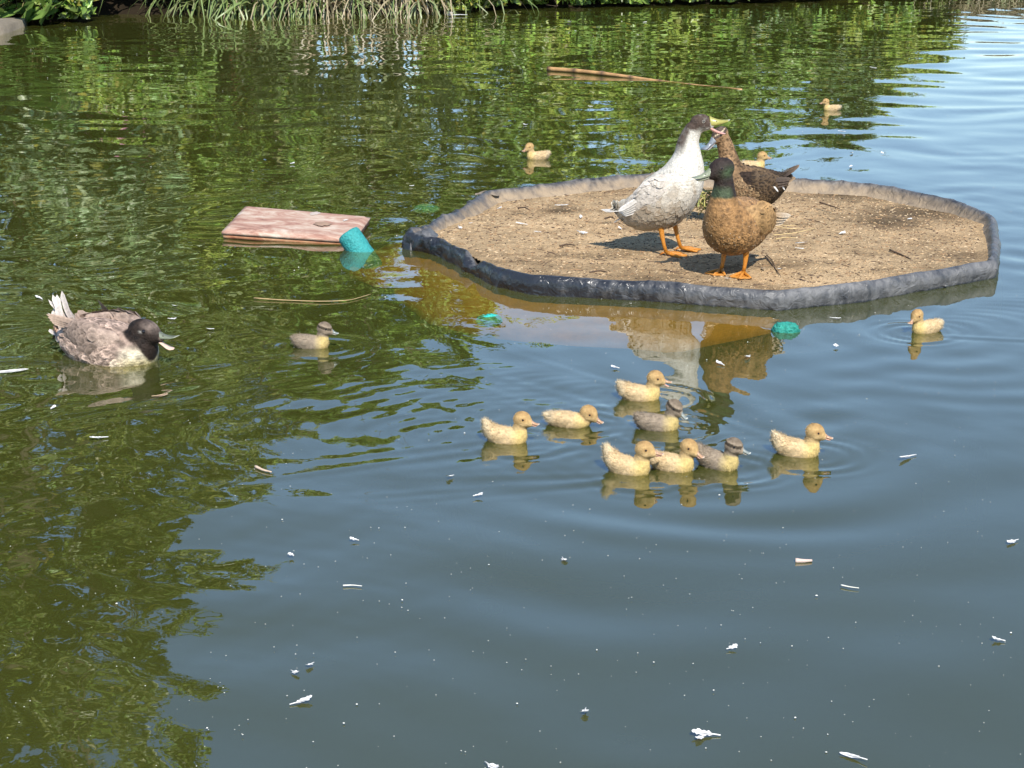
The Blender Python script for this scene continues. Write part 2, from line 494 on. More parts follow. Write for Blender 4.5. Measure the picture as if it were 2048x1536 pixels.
def build_water():
    xs = np.concatenate([np.array([-60, -30, -15, -10, -8]), np.linspace(-6.2, 6.2, 860), np.array([8, 10, 15, 30, 60])])
    ys = np.concatenate([np.array([-20, -8, -3, 0, 1.0]), np.arange(1.6, 8.0, 0.0125), np.arange(8.0, 19.5, 0.04), np.array([21, 24, 30.0])])
    X, Y = np.meshgrid(xs, ys)
    Z = wave(X, Y)
    fade = (np.abs(X) < 6.15) & (Y > 1.55) & (Y < 19.45)
    Z = np.where(fade, Z, 0)
    ny, nx = X.shape
    V = np.stack([X.ravel(), Y.ravel(), Z.ravel()], 1)
    i = np.arange(nx - 1)[None, :] + nx * np.arange(ny - 1)[:, None]
    F = np.stack([i, i + 1, i + 1 + nx, i + nx], -1).reshape(-1, 4)
    # sides and floor of the body of water
    edge = np.concatenate([np.arange(nx), nx * np.arange(1, ny) + nx - 1, (ny - 1) * nx + np.arange(nx - 2, -1, -1), nx * np.arange(ny - 2, 0, -1)])
    Vb = V[edge].copy(); Vb[:, 2] = -0.5
    n0 = len(V); ne = len(edge)
    V = np.concatenate([V, Vb, np.array([[0, 5, -0.5]])])
    k = np.arange(ne); k2 = (k + 1) % ne
    side = np.stack([edge[k2], edge[k], n0 + k, n0 + k2], 1)
    F = np.concatenate([F, side])
    me = np_mesh('water', V, F, None, M['water'], smooth=True)
    # floor as a fan of triangles
    import bmesh
    bm = bmesh.new(); bm.from_mesh(me); bm.verts.ensure_lookup_table()
    c = bm.verts[n0 + ne]
    for a in range(ne):
        bm.faces.new((bm.verts[n0 + (a + 1) % ne], bm.verts[n0 + a], c))
    bm.to_mesh(me); bm.free()
    o = link('water', me)
    tag(o, 'murky olive green pond water with ripples and reflections', kind='structure')
build_water()

mb = MB(); mb.add([(-61, -21, -0.56), (61, -21, -0.56), (61, 31, -0.56), (-61, 31, -0.56)], [(0, 1, 2, 3)], (0.03, 0.03, 0.012))
tag(mb.build('pond_bed', M['earth']), 'dark muddy bed under the pond water', kind='structure')

# ------------------------------------------------------------------ bank
BANK_PX = [(-1500, 50), (-700, 50), (0, 46), (130, 43), (200, 30), (500, 29), (640, 32), (880, 26), (1000, 17), (1300, 11), (1600, 2), (1800, -9), (2048, -16), (2500, -22), (3400, -26)]
BANK = [G(*p) for p in BANK_PX]
def bank_y(x):
    for a, b in zip(BANK, BANK[1:]):
        if a.x <= x <= b.x:
            return a.y + (b.y - a.y) * (x - a.x) / (b.x - a.x)
    return BANK[0].y if x < BANK[0].x else BANK[-1].y
def bank_point(px, back=0.0, z=0.0):
    """a spot on the bank in the direction of photo column px, 'back' metres behind the waterline"""
    k = (px - 1024) / FPX
    y = 16.0
    for _ in range(12):
        y = bank_y(k * y) + back
    return Vector((k * y, y, z))
def bank_h(b):
    return -0.25 + 0.55 * min(1, max(0, (b + 0.25) / 0.8)) ** 0.8 + 0.02 * max(0, b - 0.8)

def build_bank():
    xs = np.concatenate([np.linspace(-60, -9, 18), np.linspace(-8, 9, 170), np.linspace(10, 60, 18)])
    bs = [-0.5, -0.25, -0.1, 0.0, 0.08, 0.16, 0.26, 0.38, 0.52, 0.7, 0.95, 1.3, 2, 3.2, 5, 9, 18, 40, 90]
    mb = MB(); vs, cs = [], []
    for b in bs:
        for x in xs:
            n = fbm((x * 1.7, b * 3, 1.0))
            z = bank_h(b) + 0.10 * n * (1 if b > -0.2 else 0)
            if b <= -0.25: z = -0.62
            vs.append((x, bank_y(float(x)) + b + 0.10 * fbm((x * 0.9, 4, b)), z))
            q = 0.5 + 0.5 * n
            wet_shade = 0.22 if b < 0.3 else (0.5 if b < 0.6 else 1.0)     # damp mud by the waterline, with undercut shade painted into its colour
            cs.append(((0.05 + 0.07 * q) * wet_shade, (0.037 + 0.05 * q) * wet_shade, (0.022 + 0.03 * q) * wet_shade))
    nx = len(xs)
    fs = [(j * nx + i, j * nx + i + 1, (j + 1) * nx + i + 1, (j + 1) * nx + i) for j in range(len(bs) - 1) for i in range(nx - 1)]
    mb.add(vs, fs, cs)
    tag(mb.build('bank', M['earth']), 'earth bank along the far side of the pond', kind='structure')
build_bank()

# ------------------------------------------------------------------ vegetation
def leaf_cloud(pos, nrm, size, colr, aspect=0.55, droop=0.3, rng=RNG):
    """arrays of leaves: folded six-point blades"""
    n = len(pos)
    nrm = nrm / np.linalg.norm(nrm, axis=1, keepdims=True)
    t = rng.normal(size=(n, 3)); t[:, 2] -= droop
    t -= nrm * (t * nrm).sum(1, keepdims=True)
    t /= np.linalg.norm(t, axis=1, keepdims=True) + 1e-9
    b = np.cross(nrm, t)
    s = size[:, None]
    w = s * aspect * 0.5
    fold = nrm * s * 0.10
    V = np.stack([pos, pos + t * s * 0.3 + b * w * 0.9 + fold, pos + t * s * 0.68 + b * w * 0.75 + fold * 0.8, pos + t * s - nrm * s * 0.08,
                  pos + t * s * 0.68 - b * w * 0.75 + fold * 0.8, pos + t * s * 0.3 - b * w * 0.9 + fold], 1).reshape(-1, 3)
    o = np.arange(n)[:, None] * 6
    F = np.concatenate([o + np.array([[0, 1, 2, 3]]), o + np.array([[0, 3, 4, 5]])])
    C = np.repeat(colr, 6, axis=0)
    return V, F, C

def crown_points(n, centre, rad, rng, clumps=40, shell=0.75):
    """points gathered in clumps near the outside of an uneven ellipsoid"""
    d = rng.normal(size=(clumps, 3)); d /= np.linalg.norm(d, axis=1, keepdims=True)
    cc = d * (shell + (1 - shell) * rng.uniform(-1.2, 1.0, size=(clumps, 1)))
    cr = rng.uniform(0.12, 0.34, size=clumps)
    k = rng.integers(0, clumps, n)
    off = rng.normal(size=(n, 3)); off /= np.linalg.norm(off, axis=1, keepdims=True)
    off *= (rng.uniform(0, 1, size=(n, 1)) ** 0.45) * cr[k][:, None]
    u = cc[k] + off
    p = np.asarray(centre) + u * np.asarray(rad)
    return p, u, off

def foliage_colors(n, base, rng, yellow=0.06):
    base = np.asarray(base)
    c = base[None, :] * rng.uniform(0.45, 1.75, size=(n, 1))
    c *= rng.normal(1.0, 0.08, size=(n, 3))
    y = rng.uniform(size=n) < yellow
    c[y] = np.array([0.26, 0.24, 0.04]) * rng.uniform(0.7, 1.2, size=(y.sum(), 1))
    return np.clip(c, 0.004, 0.6)

def plant(name, label, cat, base, lobes, leaf, nleaf, colr, group=None, yellow=0.05, aspect=0.55, seed=1, trunk_r=0.05, parts=('trunk', 'crown')):
    """woody plant: stem with limbs reaching into each lobe, foliage of single leaves"""
    rng = np.random.default_rng(seed)
    root = empty(name, base)
    tag(root, label, cat, group)
    mb = MB()
    b0 = Vector((0, 0, -0.15))
    for (c, r, w) in lobes:
        tip = Vector(c)
        m1 = Vector((tip.x * 0.25 + rng.normal(0, 0.05), tip.y * 0.25, tip.z * 0.4))
        m2 = Vector((tip.x * 0.65 + rng.normal(0, 0.08), tip.y * 0.65, tip.z * 0.75))
        mb.tube([b0 + Vector((rng.normal(0, trunk_r * .6), rng.normal(0, trunk_r * .6), 0)), m1, m2, tip], [trunk_r, trunk_r * 0.8, trunk_r * 0.5, trunk_r * 0.2], 7, (0.13, 0.10, 0.07))
        for _ in range(7):
            e = tip + Vector(rng.normal(size=3) * np.array(r) * 0.6)
            mb.tube([m2, (m2 + e) / 2 + Vector(rng.normal(size=3) * 0.06), e], [trunk_r * 0.35, trunk_r * 0.22, trunk_r * 0.08], 5, (0.12, 0.09, 0.06))
    mb.build(parts[0], M['bark'], root)
    Vs, Fs, Cs, o = [], [], [], 0
    tw = sum(l[2] for l in lobes)
    for (c, r, w) in lobes:
        n = int(nleaf * w / tw)
        p, u, off = crown_points(n, c, r, rng, clumps=max(14, int(34 * w)))
        nr = u * 0.5 + off * 1.2 + np.array([0.1, -0.45, 0.45]) + rng.normal(size=(n, 3)) * 0.65
        sz = leaf * rng.uniform(0.6, 1.3, size=n)
        V, F, C = leaf_cloud(p, nr, sz, foliage_colors(n, colr, rng, yellow), aspect, rng=rng)
        keep_z = V[:, 2] + base[2] < 0.03
        V[keep_z, 2] = 0.03 - base[2]
        Vs.append(V); Fs.append(F + o); Cs.append(C); o += len(V)
    cr = link(parts[1], np_mesh(parts[1], np.concatenate(Vs), np.concatenate(Fs), np.concatenate(Cs), M['leaf']), root)
    cr['kind'] = 'stuff'
    return root

GR, OL, DK, YG, GY = (0.165, 0.25, 0.045), (0.17, 0.21, 0.05), (0.10, 0.16, 0.04), (0.25, 0.32, 0.055), (0.22, 0.29, 0.13)
def bp(px, back=0.6):
    v = bank_point(px, back); v.z = bank_h(back) - 0.02
    return v
# tall trees on the left whose reflections reach down to the near water
plant('tree', 'tall leafy tree at the far end of the bank beyond the broad-leaved plant', 'tree', bp(60, 2.2),
      [((0, 0, 3.0), (1.2, 1.0, 1.4), 1.0), ((-0.5, 0.2, 5.2), (1.3, 1.1, 1.5), 1.2), ((0.35, 0, 6.6), (0.95, 0.9, 1.3), 1.0), ((-0.7, 0, 8.1), (1.1, 1.0, 1.3), 1.0)],
      0.11, 24000, OL, seed=11, trunk_r=0.13, yellow=0.04)
plant('tree', 'tall tree beyond the left end of the bank, out past the broad-leaved plant', 'tree', bp(-700, 2.4),
      [((0, 0, 3.0), (1.5, 1.2, 1.6), 1.0), ((0.5, 0.2, 5.4), (1.4, 1.2, 1.6), 1.1), ((-0.3, 0, 7.6), (1.3, 1.1, 1.5), 1.0)],
      0.12, 15000, OL, seed=12, trunk_r=0.14)
plant('tree', 'slender olive green tree rising behind the hanging grass', 'tree', bp(430, 1.9),
      [((0, 0, 2.6), (1.0, 0.9, 1.2), 1.0), ((-0.35, 0, 4.2), (0.75, 0.8, 1.1), 0.8), ((0.45, 0.1, 3.6), (0.8, 0.7, 0.9), 0.7)],
      0.10, 15000, OL, seed=13, trunk_r=0.09)
plant('tree', 'loose green tree behind the dry stalks on the bank', 'tree', bp(780, 1.8),
      [((0, 0, 2.2), (1.05, 0.8, 1.0), 1.0), ((-0.4, 0, 3.4), (0.7, 0.7, 0.75), 0.8), ((0.55, 0.1, 2.9), (0.7, 0.6, 0.7), 0.6)],
      0.09, 14000, GR, seed=14, trunk_r=0.08)
plant('tree', 'leafy tree behind the tall reeds and the brick wall end', 'tree', bp(620, 2.6),
      [((0, 0, 1.6), (0.9, 0.8, 1.2), 1.0), ((-0.1, 0, 3.3), (0.8, 0.8, 1.1), 1.0)], 0.09, 12000, GR, seed=15, trunk_r=0.08)
plant('tree', 'leafy tree beyond the flat stone at the end of the bank', 'tree', bp(-230, 2.4),
      [((0, 0, 1.8), (1.1, 0.8, 1.4), 1.0), ((0.2, 0, 4.0), (1.2, 0.9, 1.5), 1.0), ((0.1, 0, 6.2), (1.2, 0.9, 1.4), 1.0)], 0.11, 16000, OL, seed=16, trunk_r=0.10)
plant('tree', 'olive tree with drooping branches above the dark undercut', 'tree', bp(270, 2.5),
      [((0, 0, 1.6), (0.9, 0.8, 1.3), 1.0), ((0.1, 0, 3.6), (0.8, 0.8, 1.2), 1.0), ((-0.2, 0, 5.2), (0.7, 0.7, 0.9), 0.7)], 0.10, 14000, OL, seed=17, trunk_r=0.09)
# shrubs stepping down to the right
SHRUBS = [(1010, 1.1, 1.0, 1.65, 0.085, GR, 'dense green shrub beside the white fluff at the water edge'),
          (1170, 1.1, 0.95, 1.45, 0.09, YG, 'yellow green shrub behind the floating cane, left of a darker shrub'),
          (1330, 1.0, 0.95, 1.15, 0.09, GR, 'green shrub hanging over the water behind the floating cane'),
          (1480, 1.0, 0.9, 0.95, 0.085, GR, 'low green shrub between two larger green shrubs on the bank'),
          (1610, 1.0, 0.85, 0.80, 0.085, DK, 'dark green shrub where the bank starts to drop'),
          (1730, 0.9, 0.75, 0.62, 0.08, YG, 'small yellow green shrub, last before the dry reeds')]
for i, (px, back, rx, hz, lf, c, lab) in enumerate(SHRUBS):
    plant('shrub', lab, 'shrub', bp(px, back), [((0, -0.25, hz * 0.55), (rx, 0.75, hz * 0.62), 1.2), ((0.25 * (-1) ** i, -0.1, hz * 1.15), (rx * 0.7, 0.6, hz * 0.55), 0.8),
          ((0, -0.75, hz * 0.28), (rx, 0.42, max(0.22, hz * 0.30)), 0.8)], lf, 6500, c, group='shrubs along the far bank', seed=30 + i, trunk_r=0.03, parts=('stem', 'foliage'))
LEFTS = [(700, 1.3, 0.7, 1.0, 0.07, OL, 'olive shrub standing behind the mixed straw tuft'), (10, 1.5, 0.8, 1.5, 0.11, GY, 'grey green shrub straight behind the flat stone'), (-250, 1.0, 1.2, 1.5, 0.12, GY, 'grey green shrub beyond the broad-leaved plant'),
         (160, 1.2, 0.9, 1.25, 0.12, GY, 'large-leaved grey green shrub right behind the broad-leaved plant'),
         (330, 1.3, 0.8, 1.3, 0.09, YG, 'yellow green shrub above the dark undercut of the bank'),
         (560, 1.2, 0.8, 1.2, 0.07, GR, 'fine-leaved shrub behind the hanging grass'),
         (860, 1.3, 0.8, 1.1, 0.07, OL, 'olive shrub behind the dry stalks')]
for i, (px, back, rx, hz, lf, c, lab) in enumerate(LEFTS):
    plant('shrub', lab, 'shrub', bp(px, back), [((0, 0, hz * 0.75), (rx, 0.7, hz * 0.6), 1.2), ((0.2, 0.1, hz * 1.5), (rx * 0.8, 0.6, hz * 0.6), 0.9)], lf, 6500, c,
          group='shrubs along the far bank', seed=50 + i, trunk_r=0.035, yellow=0.10, parts=('stem', 'foliage'))

LOWS = [(-180, GY, 0.10), (150, GR, 0.08), (215, YG, 0.07), (300, GR, 0.07), (375, GR, 0.07), (905, YG, 0.06), (985, GR, 0.075), (1075, YG, 0.08), (1160, GR, 0.075), (1245, GR, 0.085), (1330, YG, 0.075), (1415, GR, 0.08), (1500, DK, 0.08), (1585, GR, 0.075), (1670, YG, 0.075), (1755, GR, 0.07), (1840, OL, 0.06)]
for i, (px, c, lf) in enumerate(LOWS):
    up = 0.32 if 200 < px < 400 else 0.0
    plant('low_plant', 'low leafy plant hanging over the edge of the bank' if not up else 'low leafy plant hanging over the dark undercut of the bank', 'plant', bp(px, 0.22),
          [((0, -0.22, 0.10 + up), (0.30, 0.26, 0.20), 1.0), ((0.1, 0.1, 0.35 + up), (0.30, 0.22, 0.22), 0.8)], lf, 1500, c,
          group='low plants over the dark undercut' if up else 'low plants along the waterline', seed=90 + i, trunk_r=0.012, parts=('stem', 'foliage'))

# pink flowers in a bush above the undercut
def flower_bush():
    root = plant('flowering_shrub', 'shrub with pink blossom behind the dark undercut of the bank', 'shrub', bp(230, 1.0),
                 [((0, 0, 0.65), (0.45, 0.4, 0.4), 1.0)], 0.07, 900, GR, seed=71, trunk_r=0.02, parts=('stem', 'foliage'))
    rng = np.random.default_rng(72)
    mb = MB()
    for _ in range(26):
        p = Vector((rng.uniform(-0.4, 0.4), rng.uniform(-0.45, -0.15), rng.uniform(0.4, 1.0)))
        for k in range(5):
            a = k * 1.2566
            q = Vector((math.cos(a), -0.3, math.sin(a))) * 0.035
            q2 = Vector((math.cos(a + 0.6), -0.3, math.sin(a + 0.6))) * 0.03
            mb.add([p, p + q, p + q2], [(0, 1, 2)], (0.62, 0.26, 0.36))
    o = mb.build('blossom', M['leaf'], root, smooth=False); o['kind'] = 'stuff'
flower_bush()

# broad-leaved plant at the left end: every leaf is its own piece
def broad_leaf_mesh():
    mb = MB(); vs = [(0, 0, 0)]
    out = []
    for k in range(15):
        a = -2.5 + 5.0 * k / 14
        r = 0.5 + 0.10 * math.cos(a * 5) + 0.08 * math.cos(a)
        out.append((0.10 + r * math.cos(a) * 0.95, r * math.sin(a), -0.16 * (r * math.sin(a)) ** 2 * 2 + 0.05 * math.cos(a * 5)))
    vs += out
    fs = [(0, i, i + 1) for i in range(1, 15)]
    mb.add(vs, fs, [(0.12, 0.20, 0.05)] + [(0.17, 0.27, 0.06)] * 15)
    return mb.mesh('leaf', M['leaf'])
def broad_plant(px, n, label, group, seed):
    rng = random.Random(seed)
    base = bp(px, 0.35)
    root = empty('broad_leaved_plant', base); tag(root, label, 'plant', group)
    me = broad_leaf_mesh()
    stems = MB()
    for i in range(n):
        p = Vector((rng.uniform(-0.62, 0.42), rng.uniform(-0.75, 0.35), rng.uniform(0.0, 0.62)))
        p.z = max(p.z - max(0, -p.y) * 0.5, 0.12 - base.z)
        stems.tube([(p.x * 0.4, 0.1 + p.y * 0.3, -0.1), (p.x * 0.8, p.y * 0.7, p.z * 0.7 + 0.03), p], [0.008, 0.006, 0.003], 5, (0.16, 0.13, 0.05))
        s = rng.uniform(0.13, 0.24)
        link('leaf', me, root, p, (rng.uniform(0.2, 1.1), rng.uniform(-0.5, 0.5), rng.uniform(-2.4, -0.7)), s)
    stems.build('stems', M['dry'], root)
    return root
broad_plant(62, 150, 'broad-leaved green plant leaning over the water beside the flat stone', 'broad-leaved plants at the end of the bank', 3)
broad_plant(-120, 60, 'broad-leaved green plant just outside the stone at the bank end', 'broad-leaved plants at the end of the bank', 4)

# grass and reed tufts hanging over the water: blades as single pieces
def blade_mesh(L, w, bend, c0, c1):
    mb = MB(); vs, cs = [], []
    for k in range(7):
        t = k / 6
        a = bend * t * t
        x, z = L * t * math.sin(a * 0.7 + 0.1), L * t * math.cos(a * 0.8)
        ww = w * (1 - t) ** 0.6 * (0.6 + 0.8 * min(1, t * 4)) * 0.5
        c = tuple(c0[i] * (1 - t) + c1[i] * t for i in range(3))
        vs += [(x, -ww, z + ww * 0.35), (x, 0, z), (x, ww, z + ww * 0.35)]; cs += [c] * 3
    fs = []
    for k in range(6):
        for j in (0, 1):
            fs.append((k * 3 + j, k * 3 + j + 1, k * 3 + j + 4, k * 3 + j + 3))
    mb.add(vs, fs, cs)
    return mb.mesh('blade', M['leaf'])
BL = [blade_mesh(0.55, 0.024, 2.3, (0.20, 0.20, 0.08), (0.17, 0.25, 0.07)), blade_mesh(0.75, 0.028, 1.7, (0.16, 0.18, 0.06), (0.20, 0.28, 0.09)),
      blade_mesh(0.45, 0.02, 2.6, (0.24, 0.22, 0.11), (0.24, 0.30, 0.13)), blade_mesh(0.6, 0.016, 2.0, (0.36, 0.29, 0.17), (0.40, 0.33, 0.20)),
      blade_mesh(1.3, 0.03, 0.8, (0.20, 0.22, 0.10), (0.22, 0.28, 0.12))]
def tuft(px, back, n, label, kinds, seed, spread=0.28, group='grass tufts on the bank edge', name='grass_tuft', cat='grass', zs=1.0):
    rng = random.Random(seed)
    base = bp(px, back)
    root = empty(name, base); tag(root, label, cat, group)
    for i in range(n):
        me = BL[rng.choice(kinds)]
        a = rng.gauss(-math.pi / 2, 1.1)
        s = rng.uniform(0.6, 1.15) * zs
        link('blade', me, root, (rng.gauss(0, spread), rng.gauss(0, 0.12), -0.06), (rng.gauss(0, 0.25), rng.uniform(0, 0.5), a), s)
    return root
tuft(430, 0.15, 60, 'tuft of narrow green blades hanging over the dark undercut', (0, 1, 2), 5)
tuft(530, 0.1, 75, 'bright tuft of green grass drooping into the water', (0, 1, 2), 6)
tuft(600, 0.12, 70, 'green grass tuft next to the dry stalks', (0, 1, 2, 3), 7)
tuft(690, 0.12, 70, 'tuft of mixed straw and green blades by the bare earth', (3, 3, 2, 0), 8)
tuft(790, 0.12, 70, 'straw coloured grass tuft among dry stalks', (3, 3, 2), 9)
tuft(860, 0.12, 45, 'thin straw tuft beside the orange stalk', (3, 1, 2), 10)
for i, (px, n) in enumerate(((480, 34), (590, 40), (700, 40), (820, 34))):
    tuft(px, 0.9, n, 'tall upright reeds with pale blades standing behind the grass edge', (4,), 40 + i, 0.35, 'tall reeds behind the grass edge', 'reed_clump', 'reeds', 1.0)
for i, px in enumerate((1800, 1880, 1960, 2050, 2140)):
    tuft(px, 0.25, 60, 'low dry reeds at the low end of the bank', (3, 3, 2), 60 + i, 0.30, 'dry reeds at the low end of the bank', 'reed_clump', 'reeds', 0.7)

def stalks():
    rng = random.Random(12)
    spec = [(650, 0.5), (668, 0.45), (690, 0.6), (715, 0.5), (735, 0.55), (752, 0.5), (770, 0.55), (788, 0.6), (806, 0.5), (822, 0.45), (838, 0.5), (612, 0.4), (585, 0.45)]
    for i, (px, L) in enumerate(spec):
        a = bp(px, 0.45); a.z += 0.25
        b = bank_point(px + rng.uniform(-35, 45), -0.12, 0.0)
        m = (a + b) / 2 + Vector((rng.uniform(-0.06, 0.06), 0, 0.07))
        mb = MB(); c = rng.choice([(0.48, 0.40, 0.28), (0.42, 0.33, 0.22), (0.52, 0.45, 0.34)])
        o = Vector(b)
        mb.tube([a - o, m - o, (0, 0, -0.03)], [0.010, 0.009, 0.006], 6, c)
        ob = mb.build('dry_stalk', M['dry']); ob.location = o
        tag(ob, 'pale dry stalk leaning from the bank into the water', 'stalk', 'dry stalks leaning off the bank')
    # orange stalk
    a, b = G(832, 0, 0.12), G(868, 23, 0.0)
    mb = MB(); mb.tube([a - b, (a - b) * 0.5, (0, 0, -0.02)], [0.014, 0.013, 0.009], 7, (0.50, 0.26, 0.06))
    ob = mb.build('orange_stalk', M['cane']); ob.location = b
    tag(ob, 'orange brown stalk leaning into the water at the bank', 'stalk')
stalks()

# flat stone, and a brick garden wall seen only through leaves and in the reflections
def stone_slab():
    a = G(-160, 72, 0.0); c = G(-6, 60, 0.05)
    mb = MB()
    nx, ny = 14, 6
    x0, x1, y0, y1 = a.x, c.x, a.y, a.y + 0.9
    vs, fs = [], []
    for j in range(ny):
        for i in range(nx):
            x = x0 + (x1 - x0) * i / (nx - 1); y = y0 + (y1 - y0) * j / (ny - 1)
            e = min(i, nx - 1 - i, j, ny - 1 - j)
            vs.append((x + 0.02 * fbm((x * 3, y * 3, 2)), y + 0.02 * fbm((x * 3, y * 3, 5)), (0.075 if e > 0 else 0.055) + 0.012 * fbm((x * 4, y * 4, 0))))
    for j in range(ny - 1):
        for i in range(nx - 1):
            fs.append((j * nx + i, j * nx + i + 1, (j + 1) * nx + i + 1, (j + 1) * nx + i))
    n = len(vs)
    ring = [i for i in range(nx)] + [j * nx + nx - 1 for j in range(1, ny)] + [(ny - 1) * nx + i for i in range(nx - 2, -1, -1)] + [j * nx for j in range(ny - 2, 0, -1)]
    for k in ring:
        vs.append((vs[k][0], vs[k][1], -0.2))
    for q in range(len(ring)):
        q2 = (q + 1) % len(ring)
        fs.append((ring[q2], ring[q], n + q, n + q2))
    o = Vector((x0, y0, 0))
    mb.add([Vector(v) - o for v in vs], fs, (0.20, 0.17, 0.13))
    ob = mb.build('stone_slab', M['stone']); ob.location = o
    tag(ob, 'flat pale stone slab at the waterline below the broad leaves', 'stone')
stone_slab()
def brick_wall():
    p0 = bank_point(60, 3.6); p1 = bank_point(620, 3.6)
    root = empty('brick_wall', (p0.x, p0.y, 0.3))
    tag(root, 'low terracotta brick wall behind the shrubs on the bank', 'wall')
    L = p1.x - p0.x
    me = None
    mb = MB(); x, y, z = 0.20, 0.1, 0.07
    b = 0.008
    vs = []
    for sz in (0, 1):
        for (sx, sy) in ((0, 0), (1, 0), (1, 1), (0, 1)):
            vs.append(((x if sx else 0), (y if sy else 0), (z if sz else 0)))
    mb.add(vs, [(0, 3, 2, 1), (4, 5, 6, 7), (0, 1, 5, 4), (1, 2, 6, 5), (2, 3, 7, 6), (3, 0, 4, 7)], (0.40, 0.19, 0.11))
    me = mb.mesh('brick', M['brick'], smooth=False)
    rows, cols = 20, int(L / 0.215)
    for r in range(rows):
        for c in range(cols):
            if r * cols + c < 300:
                link('brick', me, root, (c * 0.215 + (0.1 if r % 2 else 0), random.uniform(-0.006, 0.006), r * 0.083), (0, 0, random.uniform(-0.02, 0.02)))
    rest = MB()
    for r in range(rows):
        for c in range(cols):
            if r * cols + c >= 300:
                rest.add([(v[0] + c * 0.215 + (0.1 if r % 2 else 0), v[1], v[2] + r * 0.083) for v in vs], [(0, 3, 2, 1), (4, 5, 6, 7), (0, 1, 5, 4), (1, 2, 6, 5), (2, 3, 7, 6), (3, 0, 4, 7)], (0.40, 0.19, 0.11))
    if rest.v:
        o = rest.build('upper_bricks', M['brick'], root, smooth=False); o['kind'] = 'stuff'
    mm = MB(); h = rows * 0.083
    mm.add([(-0.05, 0.012, -0.3), (L + 0.1, 0.012, -0.3), (L + 0.1, 0.088, -0.3), (-0.05, 0.088, -0.3), (-0.05, 0.012, h - 0.02), (L + 0.1, 0.012, h - 0.02), (L + 0.1, 0.088, h - 0.02), (-0.05, 0.088, h - 0.02)],
           [(0, 3, 2, 1), (4, 5, 6, 7), (0, 1, 5, 4), (1, 2, 6, 5), (2, 3, 7, 6), (3, 0, 4, 7)], (0.34, 0.31, 0.27))
    mm.build('mortar', M['stone'], root, smooth=False)
brick_wall()

# ------------------------------------------------------------------ soil raft
RIM_PX = [  # outline of the raft, clockwise from the left tip; (px, py, height of the seen point)
    (812, 497, 0), (868, 507, 0), (948, 547, 0), (988, 571, 0), (1062, 589, 0), (1300, 602, 0), (1555, 621, 0), (1720, 604, 0), (1986, 556, 0),
    (1994, 500, .035), (1990, 432, .062), (1925, 404, .062), (1850, 386, .062), (1745, 366, .062), (1590, 356, .062), (1310, 344, .062), (1130, 362, .062), (974, 379, .062), (900, 424, .062), (835, 456, .055)]
RIM = []
for (px, py, z) in RIM_PX:
    p = G(px, py, z); RIM.append(Vector((p.x, p.y)))
RC = sum(RIM, Vector((0, 0))) / len(RIM)
def rim_resample(n):
    seg = [(RIM[i], RIM[(i + 1) % len(RIM)]) for i in range(len(RIM))]
    ln = [(b - a).length for a, b in seg]; tot = sum(ln)
    out = []
    for k in range(n):
        d = tot * k / n
        for (a, b), l in zip(seg, ln):
            if d <= l:
                out.append(a + (b - a) * (d / l)); break
            d -= l
    return out, tot
RN = 760
RP, RTOT = rim_resample(RN)
# soften the corners a little
for _ in range(2):
    RP = [(RP[i - 1] + RP[i] * 2 + RP[(i + 1) % RN]) / 4 for i in range(RN)]
# the polygon runs clockwise on the water plan or not: find the inward side
area = sum(RP[i].x * RP[(i + 1) % RN].y - RP[(i + 1) % RN].x * RP[i].y for i in range(RN))
SGN = 1 if area > 0 else -1
def rim_inward(i):
    t = (RP[(i + 3) % RN] - RP[i - 3]).normalized()
    return Vector((-t.y, t.x)) * SGN
RAFT = empty('soil_raft', (RC.x, RC.y, 0))
tag(RAFT, 'floating many-sided raft of dry soil edged with black pond liner', 'raft')

def soil_z(x, y):
    # distance based mound
    return 0.033 - 0.017 * max(-1, min(1, (y - RC.y) / 0.6)) + 0.008 * fbm((x * 2.2, y * 2.2, 3)) + 0.004 * fbm((x * 14, y * 14, 8))

